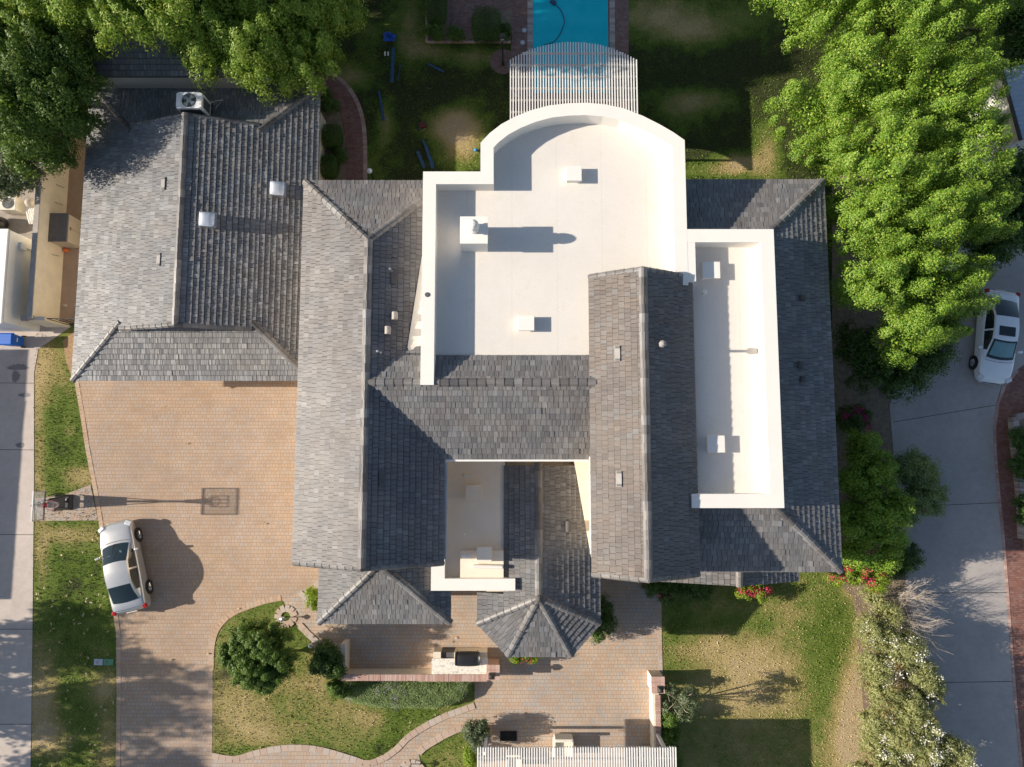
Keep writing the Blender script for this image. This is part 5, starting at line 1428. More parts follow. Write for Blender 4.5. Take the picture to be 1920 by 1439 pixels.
# ================================================================== AIR CONDITIONER ON THE GARAGE ROOF
zb_ = 3.9; zt_ = 4.95
o = thing('air_conditioner', 'white air conditioner with round fan on the dark garage roof', 'air conditioner', P(354,190,zb_))
a, b = P(331,173,zt_), P(377,203,zt_)
ax0, ax1, ay0, ay1 = a.x, b.x, b.y, a.y
mb = MB(); mb.box(ax0, ax1, ay0, ay1, zb_, zt_-.03); mb.build('cabinet', M['white'], o, bevel=.03)
cx_, cy_ = (ax0+ax1)/2, (ay0+ay1)/2; rr_ = min(ax1-ax0, ay1-ay0)*.44
mb = MB(); n_ = 28
vs = [(cx_+rr_*math.cos(2*math.pi*i/n_), cy_+rr_*math.sin(2*math.pi*i/n_)) for i in range(n_)]
sq = []
for i in range(n_):
    c_, s_ = math.cos(2*math.pi*i/n_), math.sin(2*math.pi*i/n_); m_ = max(abs(c_),abs(s_)); sq.append((cx_+(ax1-ax0)/2*c_/m_, cy_+(ay1-ay0)/2*s_/m_))
V3 = [(p[0],p[1],zt_) for p in vs]+[(p[0],p[1],zt_) for p in sq]+[(p[0],p[1],zt_-.03) for p in sq]+[(p[0],p[1],zt_-.026) for p in vs]
F3 = []
for i in range(n_):
    j = (i+1)%n_; F3 += [(i,n_+i,n_+j,j),(n_+i,2*n_+i,2*n_+j,n_+j),(i,j,3*n_+j,3*n_+i)]
mb.add(V3, F3); mb.build('top_panel', M['white'], o)
mb = MB(); mb.lathe((cx_,cy_,zt_-.027), [(rr_*.98,0),(rr_*.98,.006)], 28); mb.build('fan_well', M['black'], o)
mb = MB()
for k in range(4):
    t0 = k*math.pi/2+.5; pts_ = []
    vs = [(cx_+.08*math.cos(t0),cy_+.08*math.sin(t0),zt_-.012),(cx_+rr_*.9*math.cos(t0),cy_+rr_*.9*math.sin(t0),zt_-.016),(cx_+rr_*.9*math.cos(t0+.8),cy_+rr_*.9*math.sin(t0+.8),zt_-.004),(cx_+.08*math.cos(t0+.9),cy_+.08*math.sin(t0+.9),zt_-.006)]
    mb.add(vs, [(0,1,2,3)])
mb.lathe((cx_,cy_,zt_-.02), [(.12,0),(.12,.016),(.05,.02)], 14); mb.build('fan', M['metal'], o)
mb = MB()
for r_ in (.35,.6,.85,.98): mb.tube([(cx_+rr_*r_*math.cos(t*math.pi/14), cy_+rr_*r_*math.sin(t*math.pi/14), zt_+.004) for t in range(29)], .006, 4, caps=False)
mb.build('fan_guard', M['metal'], o)
mb = MB(); mb.box(ax0+.1, ax1-.1, ay0-.012, ay0-.002, zb_+.12, zt_-.14); mb.build('side_louvre', M['darkgray'], o)
mb = MB(); mb.box(ax1+.002, ax1+.012, ay0+.15, ay1-.15, zb_+.12, zt_-.2); mb.build('side_louvre', M['darkgray'], o)
mb = MB(); mb.box(ax0-.1, ax1+.1, ay0-.08, ay0+.0, zb_-.45, zb_+.02); mb.box(ax0-.1, ax1+.1, ay1-.0, ay1+.08, zb_-.6, zb_+.02); mb.build('stand', M['metal'], o)
mb = MB(); p0 = Vector((ax1,ay1-.2,zb_+.4)); mb.tube([p0, P(418,187,4.0), P(404,203,3.9), P(400,196,3.9)], .02, 6); mb.build('conduit', M['metal'], o)

# ================================================================== WEST SIDE: FENCE WALL, GATE, BOX, BIN, NEIGHBOUR
FZ = 2.2
fw = thing('boundary_wall', 'long yellow cream block wall with gray cap beside the garage alley', 'wall', P(116,430,0))
fx = (X(66,500,FZ)+X(117,500,0))/2
fy0, fy1 = Y(596,FZ), Y(120,FZ)
mb = MB(); mb.box(fx-.2, fx, fy0, fy1, 0, FZ-.05); mb.build('wall', M['fence'], fw)
bricks_along('coping', [Vector((fx-.10,fy0,0)), Vector((fx-.10,fy1,0))], .26, .42, M['capgray'], FZ-.05, FZ, .006, parent=fw)
gt = thing('gate_wall', 'white wall with black metal gate closing the garage alley', 'wall', P(95,612,0))
gy = Y(594,2.0)
mb = MB(); mb.box(X(40,600,2.0), fx+.55, gy-.18, gy, 0, 2.0); mb.build('wall', M['stucco'], gt)
mb = MB(); mb.box(fx-.62, fx+.02, gy-.19, gy+.05, 2.0, 2.07); mb.build('coping', M['capgray'], gt)
bricks_along('brick_cap', [Vector((X(40,599,2.05),gy-.08,0)), Vector((X(54,599,2.05),gy-.08,0))], .3, .15, M['redbrick'], 2.0, 2.07, .006, parent=gt)
mb = MB(); g0, g1 = fx+.6, gxw+.45
for zz in (.15, 1.85): mb.box(g0, g1, gy-.10, gy-.06, zz, zz+.05)
for i in range(9): xx = g0+(g1-g0)*i/8; mb.box(xx-.012, xx+.012, gy-.095, gy-.065, .2, 1.86)
mb.build('gate', M['black'], gt)
sb = thing('storage_box', 'tan plastic garden storage box with dark gray lid against the boundary wall', 'storage box', P(120,432,0))
a, b = P(92,400,1.35), P(124,453,1.35)
mb = MB(); mb.box(a.x+.03, b.x+.02, b.y+.03, a.y-.03, .012, 1.25); mb.build('body', M['tan'], sb, bevel=.03)
mb = MB(); mb.box(a.x, b.x, b.y, a.y, 1.25, 1.34); 
for i in range(5): yy = b.y+.12+(a.y-b.y-.24)*i/4; mb.box(a.x+.06, b.x-.06, yy-.05, yy+.05, 1.338, 1.355)
mb.build('lid', M['lid'], sb, bevel=.02)
mb = MB(); mb.box(b.x+.021, b.x+.04, (a.y+b.y)/2-.08, (a.y+b.y)/2+.08, 1.05, 1.16); mb.build('handle', M['lid'], sb)
mb = MB(); mb.box(b.x+.021, b.x+.026, (a.y+b.y)/2-.006, (a.y+b.y)/2+.006, .05, 1.22); mb.build('door_seam', M['darkgray'], sb)
c0 = P(124,470,.12); mb = MB()
mb.lathe((c0.x,c0.y,.012), [(.02,0),(.09,.03),(.125,.09),(.13,.13),(.12,.18),(.08,.235),(.02,.26)], 16); tag(mb.build('ball', M['orange'], smooth=True), 'orange ball lying on the alley floor below the storage box', 'ball')
c0 = P(122,573,.05); mb = MB(); mb.lathe((c0.x,c0.y,.012), [(.10,0),(.11,.05),(.08,.12),(.03,.15)], 10); tag(mb.build('flower_pot', M['tan']), 'small tan pot on the alley floor near the gate', 'pot')
for i,(y_,ln_,nm) in enumerate(((347,16,'upper'),(380,19,'middle'),(477,18,'lower'))):
    c0 = P(103,y_,.9)
    mb = MB(); mb.tube([(fx+.01, c0.y, 1.0),(fx+.04,c0.y-.04,.9),(fx+.05,c0.y+.02,.5),(fx+.02,c0.y+.05,.35)], .012, 5)
    tag(mb.build('wall_cable', M['darkgray']), '%s thin dark cable loop hanging on the yellow cream wall' % nm, 'cable')
rb = thing('recycling_bin', 'blue wheeled recycling bin on the concrete drive by the gate wall', 'recycling bin', P(36,642,0))
c0 = P(36,642,0); w2, d2 = .30, .36
mb = MB()
vs = [(c0.x-d2*.8,c0.y-w2*.8,.06),(c0.x+d2*.8,c0.y-w2*.8,.06),(c0.x+d2*.8,c0.y+w2*.8,.06),(c0.x-d2*.8,c0.y+w2*.8,.06),(c0.x-d2,c0.y-w2,.98),(c0.x+d2,c0.y-w2,.98),(c0.x+d2,c0.y+w2,.98),(c0.x-d2,c0.y+w2,.98)]
mb.add(vs, [(3,2,1,0),(4,5,6,7),(0,1,5,4),(1,2,6,5),(2,3,7,6),(3,0,4,7)]); mb.build('body', M['bluebin'], rb, bevel=.03)
mb = MB()
vs = [(c0.x-d2-.05,c0.y-w2-.03,.985),(c0.x+d2+.06,c0.y-w2-.03,.985),(c0.x+d2+.06,c0.y+w2+.03,.985),(c0.x-d2-.05,c0.y+w2+.03,.985),(c0.x-d2+.05,c0.y-w2+.04,1.06),(c0.x+d2-.04,c0.y-w2+.04,1.07),(c0.x+d2-.04,c0.y+w2-.04,1.07),(c0.x-d2+.05,c0.y+w2-.04,1.06)]
mb.add(vs, [(3,2,1,0),(4,5,6,7),(0,1,5,4),(1,2,6,5),(2,3,7,6),(3,0,4,7)]); mb.build('lid', M['bluebin'], rb, bevel=.02)
for s in (-1,1):
    mb = MB(); mb.tube([(c0.x+d2*.86,c0.y+s*w2*.86,.12),(c0.x+d2*.86,c0.y+s*w2*1.05,.12)], .12, 16); mb.build('wheel', M['rubber'], rb)
mb = MB(); mb.tube([(c0.x+d2+.10,c0.y-w2*.8,.95),(c0.x+d2+.10,c0.y+w2*.8,.95)], .018, 8); mb.build('handle', M['bluebin'], rb)
mb = MB()
for k in range(4): mb.box(c0.x+d2*.955+.004, c0.x+d2*.955+.012, c0.y-.10+k*.055, c0.y-.06+k*.055, .62, .70)
mb.build('label_marks', M['white'], rb)
# neighbour: white side building, garden things behind the wall
nb_ = thing('neighbour_shed', 'white walled building of the neighbour at the left edge, beyond the boundary wall', 'building', P(20,520,0))
nx1 = X(14,500,2.7); na, nbb = Y(432,2.7), Y(604,2.7)
mb = MB(); mb.box(nx1-5, nx1, nbb, na, 0, 2.7); mb.build('wall', M['white'], nb_)
mb = MB(); mb.slab([(nx1-5.1,nbb-.1,2.85),(nx1-.03,nbb-.1,2.82),(nx1-.03,na+.03,2.82),(nx1-5.1,na+.03,2.85)], .12); mb.build('roof', M['white'], nb_)
mb = MB(); y_ = Y(462,1.9); mb.box(nx1+.002, nx1+.14, y_-.16, y_+.16, 1.6, 2.05); mb.build('meter_box', M['white'], nb_)
mb = MB(); mb.tube([(nx1+.05,y_,1.6),(nx1+.05,y_,.1)], .025, 6); mb.build('conduit', M['metal'], nb_)
gsh = simple('gray_patio_slab', (.30,.26,.22), .9, var=.2)
sheet('neighbour_yard', [[(-200,300),(112,300),(112,612),(-200,612)]], .008, gsh)
na_ = thing('air_conditioner', 'cream air conditioner standing in the neighbour yard at the left edge', 'air conditioner', P(36,392,0))
c0 = P(36,392,0)
mb = MB(); mb.box(c0.x-.42,c0.x+.42,c0.y-.36,c0.y+.36,.02,.86); mb.build('cabinet', M['cushion'], na_, bevel=.03)
mb = MB(); mb.lathe((c0.x,c0.y,.862), [(.30,0),(.30,.012),(.10,.02)], 20); mb.build('fan_grille', M['darkgray'], na_)
for r_ in (.12,.2,.28):
    mb = MB(); mb.tube([(c0.x+r_*math.cos(t*math.pi/10),c0.y+r_*math.sin(t*math.pi/10),.885) for t in range(21)], .008, 4, caps=False); mb.build('guard_ring', M['metal'], na_)
o = thing('pool_pump', 'gray and white pool pump with pipes behind the boundary wall', 'pump', P(72,400,0)); c0 = P(72,400,0)
mb = MB(); mb.lathe((c0.x,c0.y+.3,0), [(.2,0.02),(.24,.2),(.24,.75),(.16,.9),(.05,.95)], 16); mb.build('filter_tank', M['capgray'], o, smooth=True)
mb = MB(); mb.tube([(c0.x-.2,c0.y-.2,.25),(c0.x+.3,c0.y-.2,.25)], .12, 12); mb.build('motor', M['cushion'], o)
for k in range(4):
    mb = MB(); mb.tube([(c0.x-.25+k*.15,c0.y+.3,.5),(c0.x-.25+k*.15,c0.y-.1,.55+.05*k),(c0.x-.2+k*.13,c0.y-.7,.3)], .045, 8); mb.build('pipe', M['white'], o)
o = thing('black_bag', 'black rubbish bag beside the white neighbour building', 'bag', P(8,420,0)); c0 = P(6,425,0)
mb = MB(); mb.lathe((c0.x,c0.y,0.01), [(.3,0),(.45,.2),(.40,.5),(.22,.75),(.08,.82)], 14); mb.build('bag', M['blackvinyl'], o, smooth=True)
mb = MB(); mb.lathe((c0.x,c0.y,.82), [(.04,0),(.10,.10),(.12,.12)], 10); mb.build('tied_neck', M['blackvinyl'], o)
# neighbouring house to the west whose shade lies on the concrete drive, outside the frame
nh = thing('neighbour_house', 'neighbouring house outside the left edge whose shade covers the concrete drive', 'house', (-37,0,0))
mb = MB(); mb.box(-43,-33.5,-6.6,5.0,0,3.3); mb.build('wall', M['stucco'], nh)
mb = MB(); tile_slope(mb, [(-32.8,-7.2,3.4),(-32.8,5.6,3.4),(-37,5.6,5.22),(-37,-7.2,5.22)], .5, .5); tile_slope(mb, [(-43.5,-7.2,3.4),(-43.5,5.6,3.4),(-37,5.6,5.22),(-37,-7.2,5.22)], .5, .5); mb.build('roof', [M['tile'],M['deck']], nh)

# blue metal roof at the right edge
mr = thing('metal_roof_building', 'neighbouring building with pale blue ribbed metal roof at the right edge', 'building', P(1940,200,0))
mz = 3.2
A, B, C_, D_ = P(1882,131,mz), P(1918,262,mz), P(2060,222,mz+.6), P(2040,95,mz+.6)
mb = MB(); mb.slab([A,B,C_,D_], .10)
for i in range(16):
    t = i/15; p0, p1 = A.lerp(B,t), D_.lerp(C_,t); mb.tube([p0+Vector((0,0,.02)), p1+Vector((0,0,.02))], .03, 5)
mb.build('roof', M['bluemetal'], mr)
mb = MB(); mb.tube([A+Vector((-.05,0,-.08)), B+Vector((-.05,0,-.08))], .09, 8); mb.build('gutter', M['deck'], mr)
mb = MB(); cen = (A+B+C_+D_)/4
mb.prism([tuple((p+(cen-p)*.06).xy) for p in (A,B,C_,D_)], 0, mz-.12); mb.build('wall', M['white'], mr)

# raised brick planter on the far right
rp = thing('raised_planter', 'raised brick edged planter with pale coping at the right edge', 'planter', P(1900,900,0))
pl = gl([(1960,770),(1894,784),(1899,840),(1906,900),(1911,960),(1913,1010)])
bricks_along('brick_coping', pl, .30, .11, M['palebrick'], 0, .42, .008, parent=rp)
mb = MB(); mb.prism([tuple(p.xy) for p in gl([(1960,772),(1898,787),(1903,840),(1910,900),(1915,960),(1917,1030),(1990,1060)])], .0, .34); mb.build('soil_fill', M['soil'], rp)

# ================================================================== NORTH YARD THINGS
def plank(label, p0, p1, w_, mat='bluewood', z=.06):
    a, b = P(*p0,0), P(*p1,0); d = b-a
    c0 = (a+b)/2; mb = MB(); mb.obox((c0.x,c0.y,z), (d.length, w_, .05), math.atan2(d.y,d.x), 0, 0, 0)
    return tag(mb.build('plank', M[mat], bevel=.006), label, 'plank', 'blue painted planks lying on the north lawn')
plank('widest blue plank, nearest to the crumpled blue tarp', (738,91), (735,156), .20)
plank('single dark blue plank tilted on the lawn beside the brick path', (711,172), (720,227), .13)
plank('faded blue plank lying diagonally towards the pool', (802,121), (832,136), .12)
plank('short blue plank at the left of the three near the white parapet', (783,285), (796,316), .18)
plank('long blue plank between the two others near the white parapet', (793,264), (814,312), .11)
plank('blue plank with worn end at the right of the three near the white parapet', (799,276), (812,318), .17, z=.115)
c0 = (P(750,122)+P(746,150))/2
mb = MB(); mb.tube([P(751,121,.05),P(746,152,.05)], .02, 6); tag(mb.build('pole', M['bluewood']), 'thin blue pole lying beside the widest plank', 'pole')
# crumpled tarp
o = thing('tarp', 'crumpled bright blue tarp lying on the shaded north lawn', 'tarp', P(729,70,0)); c0 = P(729,70,0)
def crumple(cx, cy, rx, ry, hh, seed, n=16):
    rr = random.Random(seed); mb = MB(); vs = []; fs = []
    ph = [rr.uniform(0,6.28) for _ in range(6)]
    for i in range(n+1):
        for j in range(n):
            t = 2*math.pi*j/n; r_ = i/n
            k = 1+.16*math.sin(3*t+ph[0])+.10*math.sin(5*t+ph[1])
            z_ = .02+hh*(1-r_**2)*(.55+.45*math.sin(7*r_+3*t+ph[2])*math.sin(4*t+ph[3]+5*r_)) + rr.uniform(0,.03)
            vs.append((cx+rx*k*r_*math.cos(t), cy+ry*k*r_*math.sin(t), z_))
    for i in range(n):
        for j in range(n): fs.append((i*n+j,(i+1)*n+j,(i+1)*n+(j+1)%n,i*n+(j+1)%n))
    mb.add(vs, fs); return mb
crumple(c0.x, c0.y, .36, .28, .22, 4).build('folds', M['bluetarp'], o)
crumple(c0.x+.2, c0.y-.15, .18, .14, .16, 9, 10).build('corner', M['bluetarp'], o)
for i,(x_,y_) in enumerate(((722,102),(728,102))):
    o = thing('shoe', ('left' if i == 0 else 'right')+' one of two pale shoes lying beside the widest blue plank', 'shoe', P(x_,y_,0), 'pale shoes on the north lawn'); c0 = P(x_,y_,0)
    mb = MB(); mb.obox((c0.x,c0.y,.035),(.09,.24,.03)); mb.build('sole', M['white'], o, bevel=.012)
    mb = MB(); mb.obox((c0.x,c0.y+.03,.075),(.08,.16,.05)); mb.build('upper', M['cushion'], o, bevel=.02)
o = thing('overturned_cart', 'small red brown folded toy cart lying on the dry lawn', 'toy cart', P(793,237,0)); c0 = P(793,237,0)
mb = MB(); mb.obox((c0.x,c0.y,.14),(.42,.30,.2),.3); mb.build('tub', M['redbrown'], o, bevel=.03)
for s in (-1,1):
    mb = MB(); mb.tube([(c0.x-.2,c0.y+s*.20,.10),(c0.x-.14,c0.y+s*.22,.10)], .09, 12); mb.build('wheel', M['rubber'], o)
mb = MB(); mb.tube([(c0.x-.22,c0.y-.15,.2),(c0.x-.05,c0.y-.35,.15),(c0.x+.2,c0.y-.22,.2)], .015, 6); mb.build('handle', M['chrome'], o)
c0 = P(892,283,0); mb = MB(); mb.lathe((c0.x,c0.y,.01), [(.02,0),(.07,.03),(.09,.09),(.07,.15),(.02,.18)], 14); tag(mb.build('ball', M['ballblue'], smooth=True), 'small bright blue ball on the sunlit grass beside the curved white parapet', 'ball')
# pool cleaner and hose
o = thing('pool_cleaner', 'dark blue pool cleaner with a long curving hose in the swimming pool', 'pool cleaner', P(1037,5,.02)); c0 = P(1037,5,.02)
mb = MB(); mb.obox((c0.x,c0.y,.06),(.34,.26,.10),-.6); mb.build('body', M['bluewood'], o, bevel=.03)
mb = MB(); mb.tube([P(x,y,.03) for x,y in smooth_path([(1037,5),(1049,16),(1056,30),(1058,42),(1054,55),(1049,66),(1043,74),(1036,80),(1020,84)])], .022, 6); mb.build('hose', M['bluewood'], o)
for i,(x_,y_) in enumerate(((983,58),(980,81))):
    c0 = P(x_,y_,0); o = thing('deck_lid', ('upper' if i == 0 else 'lower')+' round white skimmer lid in the brick pool coping', 'lid', c0)
    mb = MB(); mb.lathe((c0.x,c0.y,.02), [(.13,0),(.13,.03),(.11,.04)], 18); mb.build('cover', M['palelid'], o)
    mb = MB(); mb.lathe((c0.x,c0.y,.061), [(.03,0),(.02,.01)], 10); mb.build('knob', M['white'], o)

# valve box lids on the west lawn
for (x0,x1,mt,lb) in ((176,192,'palelid','pale gray lid of a ground box set in the west lawn'),(194,212,'greenlid','green lid of a ground box beside the pale gray lid in the west lawn')):
    a, b = P(x0,1236,.05), P(x1,1248,.05)
    o = thing('valve_box', lb, 'valve box', ((a.x+b.x)/2,(a.y+b.y)/2,0))
    mb = MB(); mb.box(a.x, b.x, b.y, a.y, 0, .045); mb.build('lid', M[mt], o, bevel=.02)
    mb = MB(); mb.box(a.x+.15, a.x+.22, (a.y+b.y)/2-.03, (a.y+b.y)/2+.03, .0451, .055); mb.build('grip', M['darkgray'], o)

# fallen leaves scattered on the ground
rl = np.random.default_rng(21)
n_ = 150; lx = np.concatenate([rl.uniform(68,214,100), rl.uniform(405,880,35), rl.uniform(225,560,15)]); ly = np.concatenate([rl.uniform(1000,1438,100), rl.uniform(1180,1415,35), rl.uniform(740,1300,15)])
pp = np.array([tuple(P(x,y,.07)) for x,y in zip(lx,ly)])
sub = np.repeat(pp, 3, 0)+rl.normal(size=(n_*3,3))*np.array([.03,.03,.006])
V = leaf_quads(sub, rl.normal(size=sub.shape)*.35+np.array([0,0,1]), .10, .55, rl)
tag(np_mesh('fallen_leaves', V, np.arange(len(V)).reshape(-1,4), M['fallen']), 'pale fallen leaves scattered over the west and front lawns', 'leaves', kind='stuff')

# ================================================================== BASKETBALL HOOP
o = thing('basketball_hoop', 'portable basketball hoop with clear backboard at the edge of the paved drive', 'basketball hoop', P(118,943,0))
bc = P(122,942,0); bxd = -22.15; byc = Y(949,3.4)
mb = MB()
vs = [(bc.x-.55,bc.y-.42,.02),(bc.x+.45,bc.y-.42,.02),(bc.x+.45,bc.y+.42,.02),(bc.x-.55,bc.y+.42,.02),(bc.x-.42,bc.y-.30,.24),(bc.x+.34,bc.y-.30,.24),(bc.x+.34,bc.y+.30,.24),(bc.x-.42,bc.y+.30,.24)]
mb.add(vs, [(3,2,1,0),(4,5,6,7),(0,1,5,4),(1,2,6,5),(2,3,7,6),(3,0,4,7)]); mb.build('base', M['black'], o, bevel=.05)
mb = MB(); mb.lathe((bc.x+.16,bc.y+.15,.24), [(.07,0),(.06,.04)], 12); mb.build('filler_cap', M['white'], o)
mb = MB(); mb.tube([(bc.x-.25,byc,.2),(bxd-.50,byc,2.4),(bxd-.40,byc,3.2)], .055, 10); mb.build('pole', M['black'], o)
for s in (-1,1):
    mb = MB(); mb.tube([(bxd-.42,byc+s*.06,3.12),(bxd-.03,byc+s*.10,3.55)], .022, 6); mb.build('support_arm', M['black'], o)
    mb = MB(); mb.tube([(bxd-.46,byc+s*.06,2.7),(bxd-.03,byc+s*.10,3.05)], .022, 6); mb.build('support_arm', M['black'], o)
    mb = MB(); mb.tube([(bc.x+.28,byc+s*.33,.2),(bc.x-.02,byc+s*.04,2.35)], .02, 6); mb.build('brace', M['black'], o)
    mb = MB(); mb.tube([(bc.x-.48,bc.y+s*.42,.10),(bc.x-.48,bc.y+s*.46,.10)], .09, 12); mb.build('wheel', M['rubber'], o)
mb = MB(); x_a, x_b = bc.x+.22, bc.x+.05
mb.add([(x_a+.03,byc-.31,.38),(x_a+.03,byc+.31,.38),(x_b+.03,byc+.21,1.45),(x_b+.03,byc-.21,1.45),(x_a-.03,byc-.31,.38),(x_a-.03,byc+.31,.38),(x_b-.03,byc+.21,1.45),(x_b-.03,byc-.21,1.45)], [(0,1,2,3),(7,6,5,4),(0,4,5,1),(1,5,6,2),(2,6,7,3),(3,7,4,0)])
mb.build('front_panel', M['darkgray'], o)
bw, z0_, z1_ = .69, 2.9, 3.78
mb = MB(); mb.box(bxd-.012, bxd+.012, byc-bw+.03, byc+bw-.03, z0_+.03, z1_-.03); bd = mb.build('backboard', M['board'], o)
m, nt, b_s, N, L = new_mat('clear_acrylic'); b_s.inputs['Base Color'].default_value = (.85,.87,.88,1); b_s.inputs['Roughness'].default_value = .12
tr = N.new('ShaderNodeBsdfTransparent'); tr.inputs[0].default_value = (.93,.94,.95,1); mx = N.new('ShaderNodeMixShader'); mx.inputs[0].default_value = .80
L.new(b_s.outputs[0], mx.inputs[1]); L.new(tr.outputs[0], mx.inputs[2]); L.new(mx.outputs[0], N['Material Output'].inputs[0])
bd.data.materials[0] = m
mb = MB()
for (y0,y1,zz0,zz1) in ((byc-bw,byc+bw,z1_-.05,z1_),(byc-bw,byc-bw+.05,z0_+.05,z1_-.05),(byc+bw-.05,byc+bw,z0_+.05,z1_-.05)): mb.box(bxd-.03,bxd+.03,y0,y1,zz0,zz1)
mb.build('backboard_frame', M['metal'], o); mb = MB(); mb.box(bxd-.035,bxd+.035,byc-bw,byc+bw,z0_,z0_+.045); mb.build('lower_frame', M['black'], o)
mb = MB()
for (y0,y1,zz0,zz1) in ((byc-.3,byc+.3,3.1,3.14),(byc-.3,byc+.3,3.5,3.54),(byc-.3,byc-.26,3.14,3.5),(byc+.26,byc+.3,3.14,3.5)): mb.box(bxd+.013,bxd+.02,y0,y1,zz0,zz1)
mb.build('target_square', M['white'], o)
rc = (bxd+.38, byc, 3.05)
mb = MB(); mb.tube([(rc[0]+.228*math.cos(t*math.pi/14), rc[1]+.228*math.sin(t*math.pi/14), rc[2]) for t in range(29)], .014, 6, caps=False); mb.box(bxd+.03, bxd+.17, byc-.09, byc+.09, 2.98, 3.07); mb.build('rim', M['rimred'], o)
mb = MB()
for t in range(12):
    for dd in (-1,1):
        a0 = t*math.pi/6; pts = [(rc[0]+r_*math.cos(a0+dd*k*.26), rc[1]+r_*math.sin(a0+dd*k*.26), rc[2]-.02-k*.11) for k, r_ in enumerate((.225,.19,.15,.12,.115))]
        mb.tube(pts, .007, 4)
mb.build('net', M['net'], o)

# ================================================================== CARS
def car(label, px, py, heading, paint, L_=4.7, W_=1.8, sunroof=False, shade=False, hgt=1.45):
    """heading: compass turn of the bonnet in radians, 0 = towards +Y"""
    o = thing('parked_car', label, 'car', (0,0,0))
    kx, ky = W_/1.8, L_/4.74; kz = hgt/1.45
    st = [(-2.37,.66,.60,.62),(-2.33,.80,.78,.84),(-2.22,.855,.90,.97),(-1.9,.875,.93,1.03),(-1.5,.89,.93,1.03),(-.8,.90,.92,1.00),(0,.90,.90,.97),(.7,.895,.89,.96),(1.05,.89,.88,.97),(1.5,.875,.84,.93),(1.9,.84,.78,.86),(2.15,.78,.70,.77),(2.29,.68,.60,.66),(2.37,.52,.52,.55)]
    def sec(y,w,zs,zt):
        h = [(w*.90,.20),(w*.985,.34),(w,.52),(w*.985,zs-.10),(w*.95,zs),(w*.86,zs+(zt-zs)*.55),(w*.55,zt-.005),(0,zt+.012)]
        return [(-x,z) for x,z in h] + [(x,z) for x,z in h[:-1][::-1]]
    mb = MB(); S = [[(x*kx, s[0]*ky, z*kz) for x,z in sec(*s)] for s in st]; k = len(S[0])
    vs = [p for s in S for p in s]
    fs = [(i*k+j, i*k+j+1, (i+1)*k+j+1, (i+1)*k+j) for i in range(len(S)-1) for j in range(k-1)]
    fs += [(i*k+k-1, i*k, (i+1)*k, (i+1)*k+k-1) for i in range(len(S)-1)]
    fs += [tuple(range(k)), tuple(range((len(S)-1)*k, len(S)*k))[::-1]]
    mb.add(vs, [f[::-1] for f in fs]); body = mb.build('body', M[paint], o, smooth=True)
    ss = body.modifiers.new('smooth', 'SUBSURF'); ss.levels = 1; ss.render_levels = 2
    # wheel arches: dark rings proud of the flanks, wheels in front of them
    for yy in (-1.38, 1.42):
        for s in (-1,1):
            x = s*.895*kx
            mb = MB(); mb.tube([(x-s*.10,yy*ky,.33),(x+s*.004,yy*ky,.33)], .375, 24); mb.build('wheel_arch', M['black'], o)
            mb = MB(); mb.tube([(x-s*.16,yy*ky,.325),(x+s*.02,yy*ky,.325)], .32, 24); wh = mb.build('wheel', M['rubber'], o)
            mb = MB(); mb.tube([(x+s*.02,yy*ky,.325),(x+s*.028,yy*ky,.325)], .205, 20)
            mb.tube([(x+s*.028,yy*ky,.325),(x+s*.035,yy*ky,.325)], .05, 10)
            for q_ in range(5):
                t = q_*2*math.pi/5; mb.tube([(x+s*.031,yy*ky,.325),(x+s*.031,yy*ky+.19*math.cos(t),.325+.19*math.sin(t))], .026, 5)
            mb.build('rim', M['chrome'], wh)
    # cabin: stations (y, base half width, roof half width, roof height)
    cs = [(1.12,.80,.70,.985),(.80,.80,.665,1.13),(.42,.805,.625,1.30),(.22,.81,.60,1.385),(-.13,.81,.60,1.437),(-.22,.81,.60,1.44),(-.5,.81,.595,1.445),(-.9,.80,.585,1.405),(-1.25,.79,.60,1.27),(-1.72,.77,.66,1.045)]
    def csec(y,b,t,z):
        bow = .10*(1-abs(0))
        h = [(b,.925),(b*.55+t*.45,.925+(z-.925)*.52),(t+.035,z-.075),(t-.02,z-.012),(t*.55,z+.012),(0,z+.020)]
        full = [(-x,zz) for x,zz in h] + [(x,zz) for x,zz in h[:-1][::-1]]
        return full
    SS = []
    for c in cs:
        row = []
        for x, z in csec(*c):
            bow = (.13 if c[0] > .2 else -.10 if c[0] < -.9 else 0)*(1-(x/.8)**2)*(1 if abs(c[0]) > .5 or c[0] > .2 else .5)
            row.append((x*kx, (c[0]+bow)*ky, max(z,.925)*kz))
        SS.append(row)
    kk = len(SS[0])
    groups = {'roof':[], 'windshield':[], 'rear_window':[], 'side_l':[], 'side_r':[], 'pillars':[]}
    for i in range(len(cs)-1):
        for j in range(kk-1):
            top = 2 < j < kk-4 or j in (3, kk-5)
            top = 3 <= j <= kk-5
            q4 = (i*kk+j, (i+1)*kk+j, (i+1)*kk+j+1, i*kk+j+1)
            if top: g = 'windshield' if i < 3 else 'rear_window' if i >= 7 else 'roof'
            elif j in (0,1): g = 'side_l' if 1 <= i <= 7 and i != 4 else 'pillars'
            elif j in (kk-2,kk-3): g = 'side_r' if 1 <= i <= 7 and i != 4 else 'pillars'
            else: g = 'pillars'
            groups[g].append(q4)
    allv = [p for r_ in SS for p in r_]
    def part(nm, faces, mat, parent=o, lift=0.0):
        used = sorted({i for f in faces for i in f}); mp = {u: n for n, u in enumerate(used)}
        mb = MB(); mb.add([(allv[u][0],allv[u][1],allv[u][2]+lift) for u in used], [tuple(mp[i] for i in f) for f in faces]); return mb.build(nm, mat, parent, smooth=True)
    part('roof', groups['roof'], M[paint]); part('pillars', groups['pillars'], M[paint])
    ws = part('windshield', groups['windshield'], M['glass']); part('rear_window', groups['rear_window'], M['glass'])
